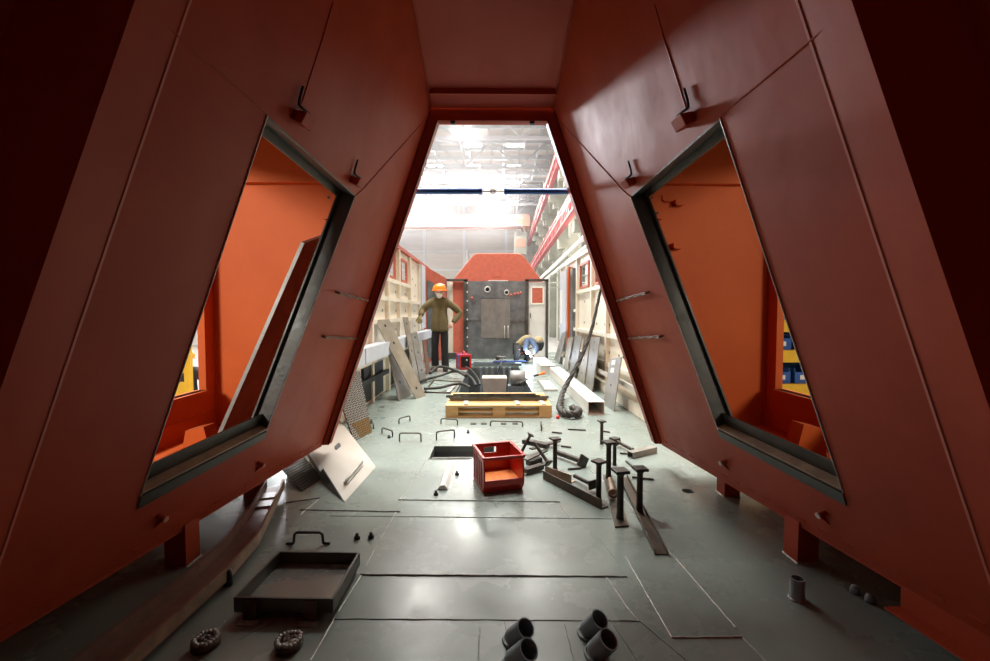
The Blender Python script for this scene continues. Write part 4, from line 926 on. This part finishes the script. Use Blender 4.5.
# things in and round the pit
a, b = AY(483, 378, 7.5), AY(506, 388, 7.5)
mb = MB(); mb.prism([(a.x-.02, 7.5, a.z), (b.x+.02, 7.5, a.z), (b.x, 7.5, b.z-.1), (a.x, 7.5, b.z-.1)], (0, .35, 0)); t = whole(mb, 'pale_casing', 'galv', 'pale trapezoid casing standing in the pit behind the pallet', 'casing', bevel=.01)
c = AY(514.5, 378, 8.0); t = thing('motor_drum', 'grey motor drum lying in the right end of the pit', 'motor', (c.x, 8.0, c.z)); r = .14
mb = MB(); mb.lathe([(.0005, 0), (.12, 0), (r, .02), (r, .42), (.12, .44), (.0005, .44)], (-.13, 0, 0), 24, (1, 0, 0)); t2 = mb.build('drum', 'plate3', t)
t2.scale = (.62, 1, 1); mb = MB(); mb.box((-.12, -.12, -.5), (.12, .12, -.13)); mb.build('drum_foot', 'pipe', t)
mb = MB(); mb.box((-.45, 10.0, .002), (.7, 10.25, .05)); mb.box((-.4, 9.92, .05), (.55, 9.98, .09)); whole(mb, 'pit_beam', 'pipe', 'dark steel beam lying along the far edge of the pit', 'beam')
p = AY(500, 357, 10.1); t = thing('pump_unit', 'small dark metal pump unit standing on the beam behind the pit', 'pump', (p.x, 10.12, .052))
mb = MB(); mb.box((-.14, -.08, 0), (.14, .08, .07)); mb.build('pump_base', 'plate', t, None, .006)
mb = MB(); mb.lathe([(.0005, 0), (.05, 0), (.06, .05), (.04, .09), (.0005, .1)], (-.05, 0, .07), 14); mb.build('pump_body', 'jack', t)
mb = MB(); mb.cyl((-.02, 0, .12), (.13, 0, .12), .03); mb.build('pump_outlet', 'steel', t)
mb = MB(); mb.bar((0, 0, 0), (.75, .05, 0), .06, .02); o = mb.build('blue_batten', 'bluebox'); o.location = (.05, 10.1-.17, .10); tag(o, 'blue batten lying at the far edge of the pit', 'batten')
a = G(541, 377, .05); t = thing('grinder', 'orange hand grinder lying on the deck by the white tube', 'grinder', G(541, 375, .03), .6); t.scale = (.6, .6, .6)
mb = MB(); mb.tube([(-.14, 0, .02), (-.03, 0, .03), (.08, 0, .05), (.14, 0, .06)], [.035, .04, .048, .04], 12); mb.build('grinder_body', 'orangep', t)
mb = MB(); mb.tube([(-.30, -.02, .0), (-.2, -.01, .01), (-.13, 0, .02)], [.03, .034, .036], 12); mb.build('grinder_handle', 'dark', t)
mb = MB(); mb.cyl((.15, 0, .02), (.15, 0, .035), .06, 16); mb.build('grinding_disc', 'jack', t)

# ================================================================== PEOPLE
def hand(base, d, side, up, r=.011, L=.09, curl=.5):
    """finger chains rooted in the palm. base wrist, d forearm direction"""
    base, d, side, up = V(base), V(d).normalized(), V(side).normalized(), V(up).normalized()
    ch = []; palm = base+d*.085
    for k, (o_, l) in enumerate(((-.030, .068), (-.010, .080), (.010, .075), (.030, .058))):
        p0 = palm+side*o_; p1 = p0+d*l*.5*(1-.2*curl)-up*l*.35*curl; p2 = p1+d*l*.45*(1-curl)-up*l*.5*curl
        ch.append([(*palm, .026), (*p0, .012), (*p1, .0105), (*p2, .009)])
    t0 = base+d*.035+side*-.035; t1 = t0+d*.03-side*.022-up*.015; t2 = t1+d*.028-up*.012
    ch.append([(*(base+d*.03), .028), (*t0, .014), (*t1, .012), (*t2, .010)])
    return [[(*base, .026), (*(base+d*.03), .028), (*palm, .026)]]+ch
def head_mesh(c, fwd, r, m_, parent, org_):
    """face with brow, nose, mouth, ears; fwd: facing direction"""
    bm = bmesh.new(); bmesh.ops.create_uvsphere(bm, u_segments=28, v_segments=20, radius=1)
    for v in bm.verts:
        x, y, z = v.co
        jaw = 1-.28*max(0, -z)**1.5
        x2, y2, z2 = x*.76*jaw, y*.92*(1-.12*max(0, -z)), z*1.14
        if y < 0:
            g = lambda cx, cz, w, h: math.exp(-((x2-cx)/w)**2-((z2-cz)/h)**2)
            y2 -= .24*g(0, -.12, .11, .22)+.05*g(0, .22, .5, .10)+.07*g(0, -.50, .22, .06)+.05*g(0, -.64, .22, .06)+.10*g(0, -.92, .25, .16)
            y2 += .10*g(.28, .06, .13, .09)+.10*g(-.28, .06, .13, .09)+.04*g(0, -.56, .2, .03)
        v.co = (x2, y2, z2)
    q = V((0, -1, 0)).rotation_difference(V(fwd)).to_matrix()
    me = bpy.data.meshes.new('head')
    for s in (-1, 1):
        ret = bmesh.ops.create_uvsphere(bm, u_segments=10, v_segments=8, radius=.2)
        for v in ret['verts']: v.co = V((v.co.x*.35+s*.76, v.co.y*.7+.02, v.co.z*1.2-.02))
    for v in bm.verts: v.co = q @ (v.co*r)+V(c)-V(org_)
    for f in bm.faces: f.smooth = True
    bm.to_mesh(me); bm.free(); me.materials.append(M[m_]); o = bpy.data.objects.new('head', me); COL.objects.link(o); o.parent = parent
    return o
def join_into(body, others):
    bm = bmesh.new(); bm.from_mesh(body.data)
    for o in others: bm.from_mesh(o.data)
    me = bpy.data.meshes.new('body'); bm.to_mesh(me); bm.free(); me.materials.append(body.data.materials[0])
    for p in me.polygons: p.use_smooth = True
    body.data = me
    for o in others: bpy.data.objects.remove(o)
def eyes(parent, c, q, r):
    mb = MB()
    for s in (-1, 1): 
        p = V(c)+q @ V((s*.27*r, -.80*r, .06*r)); mb.lathe([(.0005, -.012), (.010, -.006), (.012, 0), (.009, .007), (.0005, .010)], p, 10, q @ V((0, -1, 0)))
    return mb

def standing_worker(px, py, label, jacket, y=None, full=True, arms=None, face=0.0, helmet='helmet', gz=0.0, maskon=True):
    p = V((px, py, gz)); t = thing('person', label, 'person', p, face)
    B_ = lambda *a: a
    # skeleton in local frame, facing -y, 1.78 m tall
    lh, rh = arms['l'], arms['r']     # (elbow, wrist) for viewer-left and viewer-right
    head_c = V((.0, -.035, 1.63))
    body = skin('body', [[(0, 0, .98, (.14, .10)), (0, 0, 1.15, (.13, .095)), (0, .01, 1.32, (.15, .10)), (0, .01, 1.43, (.12, .08)), (0, 0, 1.50, .055), (0, -.015, 1.58, .055)],
                         [(0, 0, .98, (.14, .10)), (-.09, 0, .88, .085), (-.10, -.01, .50, .055), (-.10, .02, .10, .04), (-.11, -.12, .05, .035)],
                         [(0, 0, .98, (.14, .10)), (.09, 0, .88, .085), (.10, -.02, .50, .055), (.11, .01, .10, .04), (.13, -.13, .05, .035)],
                         [(0, .01, 1.43, (.12, .08)), (-.19, .01, 1.42, .05), (*lh[0], .038), (*lh[1], .028)],
                         [(0, .01, 1.43, (.12, .08)), (.19, .01, 1.42, .05), (*rh[0], .038), (*rh[1], .028)]], 'skin', t)
    hd_ = head_mesh(head_c, (0.05, -1, -.22), .115, 'skin', t, (0, 0, 0)); 
    hands = []
    for (el, wr), sd in ((lh, -1), (rh, 1)):
        d = (V(wr)-V(el)).normalized()
        hands.append(skin('hand', hand(wr, d+V((0, -.2, -.2)), V((0, 1, .3)) if abs(d.x) > .6 else V((1, 0, 0)), V((0, -.3, 1)) if sd < 0 else V((0, -1, .2)), curl=.55), 'glove' if sd < 0 else 'skin', t, sub=1))
    join_into(body, [hd_, hands[1]])
    glove = hands[0]; glove.name = 'glove'; gm = glove.data; wv = V(lh[1])
    for v_ in gm.vertices: v_.co = wv+(v_.co-wv)*1.3
    q = V((0, -1, 0)).rotation_difference(V((0.05, -1, -.22))).to_matrix()
    eyes(t, head_c, q, .115).build('eyes', 'dark', body)
    # trousers, boots
    skin('trousers', [[(0, 0, 1.04, (.15, .11)), (0, 0, .99, (.165, .125)), (-.09, 0, .84, .11), (-.10, -.01, .50, .078), (-.102, .01, .30, .082), (-.10, .02, .14, .085), (-.10, .0, .03, .085)], [(0, 0, .99, (.165, .125)), (.09, 0, .84, .105), (.10, -.02, .50, .078), (.105, -.01, .30, .080), (.11, .01, .14, .085), (.11, -.01, .03, .085)]], 'trous', t)
    for s, fx in ((-1, -.10), (1, .11)):
        skin('boot', [[(fx, .05, .05, .048), (fx, .01, .10, .05), (fx, .01, .17, .052)], [(fx, .05, .05, .055), (fx+s*.012, -.06, .062, .066), (fx+s*.022, -.19, .058, .062)]], 'boot', t)
    ck = [[(0, 0, .80, (.20, .15)), (0, 0, .86, (.20, .15)), (0, 0, 1.0, (.195, .145)), (0, 0, 1.15, (.175, .13)), (0, .01, 1.30, (.185, .13)), (0, .01, 1.43, (.15, .11)), (0, .0, 1.51, (.085, .08)), (0, -.01, 1.555, (.075, .075))]]
    for (el, wr), s in ((lh, -1), (rh, 1)):
        e, w = V(el), V(wr); mid = V((s*.19, .01, 1.41)).lerp(e, .5)
        ck.append([(0, .01, 1.43, (.15, .11)), (s*.205, .01, 1.435, .085), (*mid, .082), (*e, .074), (*e.lerp(w, .5), .066), (*e.lerp(w, .97), .056)])
    skin('jacket', ck, jacket, t)
    mb = MB(); mb.box((-.17, -.138, .885), (.17, -.13, .895)); 
    mb = MB(); mb.prism([(-.006, -.142, .92), (.006, -.142, .92), (.006, -.135, 1.40), (-.006, -.135, 1.40)], (0, .006, 0)); mb.build('jacket_placket', jacket, t)
    # helmet
    c = head_c+V((0, .005, .035)); mb = MB()
    mb.lathe([(.145, .0), (.142, .03), (.132, .065), (.105, .105), (.06, .13), (.0005, .138)], c, 24); mb.lathe([(.138, .0), (.158, -.014), (.157, -.006), (.145, .006)], c+V((0, -.012, 0)), 24)
    hm = mb.build('helmet', helmet, t)
    mb = MB(); mb.tube([c+V((0, -.125*math.cos(a)*1.08, .137*math.sin(a)+.002)) for a in [i*math.pi/12 for i in range(13)]], .010, 6); mb.build('helmet_ridge', helmet, hm)
    if maskon:
        mb = MB(); mc = head_c+q @ V((0, -.085, -.055)); mb.lathe([(.060, -.01), (.058, .02), (.045, .05), (.022, .066), (.0005, .068)], mc, 16, q @ V((0, -1, -.12))); mk = mb.build('respirator', 'mask', t)
        mb = MB(); mb.tube([mc+V((-.055, 0, .01)), head_c+V((-.1, .02, -.01)), head_c+V((0, .112, 0)), head_c+V((.1, .02, -.01)), mc+V((.055, 0, .01))], .004, 6); mb.build('strap', 'mask', mk)
    return t
mp = G(440, 371)
# left hand on the wall ledge, right hand on the hip
standing_worker(mp.x, mp.y, 'person in orange helmet, white respirator and khaki jacket standing with a hand on the hip', 'khaki',
                arms={'l': ((-.36, .0, 1.26), (-.36, -.20, 1.13)), 'r': ((.42, .06, 1.20), (.27, -.07, .99))})
op = V((-4.75, 6.85, ZG+.35))
standing_worker(op.x, op.y, 'person in dark work clothes outside the left opening behind the yellow frame', 'trous', arms={'l': ((-.30, .0, 1.16), (-.28, -.12, .95)), 'r': ((.30, 0, 1.16), (.28, -.12, .95))}, face=.5, gz=op.z, maskon=False)
mb = MB(); mb.box((-5.6, 5.9, ZG), (-4.0, 7.9, op.z-.002)); whole(mb, 'work_platform', 'ground', 'low grey platform outside the left opening under the person in dark clothes', 'platform')

# crouched welder
def welder():
    o = V((.80, 10.55, 0)); t = thing('person', 'person crouched in a khaki jacket with blue sleeves, welding over the white tube', 'person', o)
    L = lambda x, y, z, r: (x, y, z, r)
    hip, chest, neck, head_c = (-.10, .12, .36), (.10, .02, .56), (.24, -.03, .55), V((.33, -.06, .50))
    la, ra = ((.00, -.28, .36), (.12, -.36, .24)), ((.28, -.30, .34), (.20, -.38, .25))
    body = skin('body', [[(*hip, .12), (.0, .07, .48, .12), (*chest, .125), (*neck, .06), (.28, -.05, .53, .05)],
                         [(*hip, .12), (-.16, -.12, .34, .075), (-.20, -.22, .10, .05), (-.2, .05, .05, .04), (-.2, .18, .05, .035)],
                         [(*hip, .12), (.02, -.12, .36, .075), (.10, -.12, .10, .05), (.05, .08, .05, .04), (.04, .2, .05, .035)],
                         [(*chest, .125), (.05, -.14, .54, .05), (*la[0], .04), (*la[1], .03)], [(*chest, .125), (.20, -.14, .53, .05), (*ra[0], .04), (*ra[1], .03)]], 'skin', t)
    fwd = V((.15, -.75, -.65)).normalized()
    hd_ = head_mesh(head_c, fwd, .115, 'skin', t, (0, 0, 0)); join_into(body, [hd_])
    skin('jacket', [[(-.13, .13, .30, .155), (*hip, .16), (.0, .07, .48, .165), (*chest, .16), (.2, -.01, .55, .09)]], 'khakil', t)
    for e, w, sh in ((la[0], la[1], (.05, -.14, .54)), (ra[0], ra[1], (.20, -.14, .53))):
        skin('sleeve', [[(*chest, .09), (*sh, .08), (*V(sh).lerp(V(e), .5), .072), (*e, .066), (*V(e).lerp(V(w), .85), .052)]], 'denim', t)
        d = (V(w)-V(e)).normalized(); skin('glove', hand(w, d, (1, 0, 0), (0, -.4, 1), curl=.8), 'boot', t, sub=1)
    skin('trousers', [[(-.12, .12, .33, .135), (-.16, -.12, .34, .10), (-.20, -.22, .12, .075), (-.2, .05, .07, .06)], [(-.12, .12, .33, .135), (.02, -.12, .36, .10), (.10, -.12, .12, .075), (.05, .08, .07, .06)]], 'trous', t)
    for x in (-.2, .045): skin('boot', [[(x, .05, .06, .05), (x, .14, .06, .05), (x, .24, .05, .042)]], 'boot', t)
    # hood and mask
    q = V((0, -1, 0)).rotation_difference(fwd).to_matrix(); mb = MB()
    mb.lathe([(.135, -.03), (.14, .03), (.12, .085), (.07, .125), (.0005, .14)], head_c, 20, (-fwd+V((0, 0, .9))).normalized()); mb.build('welding_hood', 'khakil', t)
    mb = MB(); c = head_c+fwd*.10
    s_ = q @ V((1, 0, 0)); u_ = s_.cross(fwd)
    if u_.z < 0: u_ = -u_
    mb.prism([c+s_*a+u_*b for a, b in ((-.10, .12), (.10, .12), (.11, 0), (.08, -.15), (-.08, -.15), (-.11, 0))], fwd*.05); mk = mb.build('welding_mask', 'dark', t, None, .015)
    mb = MB(); c2 = c+fwd*.051; mb.prism([c2+s_*a+u_*b for a, b in ((-.05, .0), (.05, 0), (.05, .05), (-.05, .05))], fwd*.004); mb.build('visor', 'glassd', mk)
welder()
ac = AY(527.5, 352.5, 10.1)
tt = thing('welding_torch', 'thin welding torch held by the crouched person at the bright arc', 'torch', ac)
mb = MB(); mb.tube([(0, 0, .02), (.02, .02, .05), (.06, .06, .09), (.12, .10, .10)], [.008, .012, .014, .016], 8); mb.build('torch_neck', 'dark', tt)
mb = MB(); mb.lathe([(.0005, -.04), (.03, -.026), (.04, 0), (.03, .026), (.0005, .04)], (0, 0, 0), 14); mb.build('welding_arc', 'arc', tt)
mb = MB()
for k in range(9): 
    a = random.uniform(0, 6.28); r = random.uniform(.06, .15); mb.lathe([(.0005, -.004), (.004, 0), (.0005, .004)], (r*math.cos(a)-.05, r*.4*math.sin(a), random.uniform(-.05, .14)), 5)
mb.build('spark', 'spark', tt)

# ================================================================== OUTSIDE THE OPENINGS
yf = thing('yellow_frame', 'yellow steel ladder frame standing outside the left opening', 'frame', (-4.0, 5.75, ZG))
for x in (-4.55, -3.95):
    mb = MB(); mb.box((x-.035, 5.72, ZG+.002), (x+.035, 5.79, 1.25)); mb.build('frame_post', 'yellow', yf, yf.location)
for z in (-.9, -.4, .0, .42, .85): 
    mb = MB(); mb.box((-4.515, 5.73, z), (-3.985, 5.78, z+.06)); mb.build('frame_rung', 'yellow', yf, yf.location)
mb = MB(); mb.box((-4.515, 5.745, .06), (-3.985, 5.765, .30)); mb.build('kick_plate', 'yellow', yf, yf.location)
rk = thing('storage_rack', 'yellow shelved storage rack with blue back outside the right opening', 'rack', (4.3, 6.0, ZG))
for x, y in ((3.7, 5.75), (5.3, 5.75), (3.7, 6.35), (5.3, 6.35)): mb = MB(); mb.box((x-.04, y-.04, ZG+.002), (x+.04, y+.04, 1.6)); mb.build('rack_post', 'yellow', rk, rk.location)
for z in (-.75, .1, .55, .95, 1.35): mb = MB(); mb.box((3.74, 5.72, z), (5.26, 6.38, z+.16)); mb.build('rack_shelf', 'yellow', rk, rk.location)
mb = MB(); mb.box((3.72, 6.39, ZG+.1), (5.28, 6.41, 1.6)); mb.build('back_panel', 'bluebox', rk, rk.location)
nb = None
for z, zn in ((.262, 'lower'), (.712, 'middle'), (1.112, 'upper')):
    for k, x in enumerate((3.86, 4.18, 4.50, 4.82)):
        lab = '%s blue parts box of the %s shelf outside the right opening' % (('first', 'second', 'third', 'fourth')[k], zn)
        if nb is None:
            nb = thing('parts_box', lab, 'parts box', (x, 5.8, z), 0, 'blue parts boxes on the yellow rack')
            mb = MB(); mb.box((-.13, 0, 0), (.13, .4, .01)); mb.box((-.13, 0, .01), (.13, .01, .15)); mb.box((-.13, .39, .01), (.13, .4, .2)); mb.box((-.13, .01, .01), (-.12, .39, .2)); mb.box((.12, .01, .01), (.13, .39, .2)); mb.build('box_shell', 'bluebox', nb)
            mb = MB(); mb.box((-.06, -.003, .05), (.06, -.0005, .11)); mb.build('paper_label', 'paper', nb)
        else: dup(nb, (x, 5.8, z), 0, lab)

# ================================================================== LIGHT
def area(name, loc, tgt, sx, sy, e, col=(1, 1, 1)):
    l = bpy.data.lights.new(name, 'AREA'); l.shape = 'RECTANGLE'; l.size = sx; l.size_y = sy; l.energy = e; l.color = col
    o = bpy.data.objects.new(name, l); COL.objects.link(o); o.location = loc
    o.rotation_euler = (V(tgt)-V(loc)).to_track_quat('-Z', 'Y').to_euler(); return o
WARM = (1, .96, .90)
for i, (x, y, e) in enumerate(((-4, 5, 1500), (2.5, 8, 1500), (-4, 12, 1400), (2.0, 16, 1000), (-4, 26, 600), (3, 30, 600), (-10, 38, 900), (-2, 38, 900), (-13, 54, 1250), (-3, 54, 1250), (-9, 64, 1250), (0, 64, 1250))):
    area('hall_skylight', (x, y, 16.6), (x, y+.001, 0), 2.2, 2.2, e, WARM)
area('pocket_fill_left', (-4.6, -3.2, 3.4), (-1.7, 3.2, 1.3), 1.2, 1.2, 260, (1, .95, .88))  # unseen fill added to brighten the left pocket's end panel
area('pocket_fill_right', (4.6, -3.2, 3.2), (1.7, 3.2, 1.3), 1.2, 1.2, 95, (1, .90, .78))  # weaker added fill, out of view, for the right pocket
for px in (431, 496):
    w_ = AY(px, 204, 64.3); area('flood_beam', w_, (0, 3, 1.5), 1.2, 1.2, 2200, (1, .97, .95))
area('bay_lamp_far_left', (-14, 38, 9.6), (1, 2, 1.5), 6, 2.5, 5500, (.93, .95, 1))
area('bay_lamp_far_right', (7.1, 30, 7.6), (-1, 2, 1.5), 1.2, 1.2, 1800, (1, .97, .93))
# smoke haze hanging in the far half of the hall
hz = MB().box((-25.2, 14.2, ZG+.05), (2.55, 62.5, 16.4)); hzm = bpy.data.materials.new('hall haze'); hzm.use_nodes = True; nt = hzm.node_tree
nt.nodes.remove(nt.nodes['Principled BSDF']); vs_ = nt.nodes.new('ShaderNodeVolumeScatter'); vs_.inputs['Density'].default_value = .003; vs_.inputs['Anisotropy'].default_value = .86; vs_.inputs['Color'].default_value = (.95, .96, 1, 1)
nt.links.new(vs_.outputs['Volume'], nt.nodes['Material Output'].inputs['Volume'])
h_ = hz.build('welding_haze', hzm, xf=HR); tag(h_, 'thin bluish welding haze hanging in the far half of the hall', 'haze', kind='stuff')
pl = bpy.data.lights.new('arc_light', 'POINT'); pl.energy = 10; pl.color = (.72, .83, 1); pl.shadow_soft_size = .03
po = bpy.data.objects.new('arc_light', pl); COL.objects.link(po); po.location = ac+V((0, -.08, .03))
w = bpy.data.worlds.new('world'); SC.world = w; w.use_nodes = True
w.node_tree.nodes['Background'].inputs[0].default_value = (.9, .93, 1, 1); w.node_tree.nodes['Background'].inputs[1].default_value = .3

SC.view_settings.view_transform = 'Standard'; SC.view_settings.look = 'None'; SC.view_settings.gamma = 1
SC.view_settings.exposure = 0.68
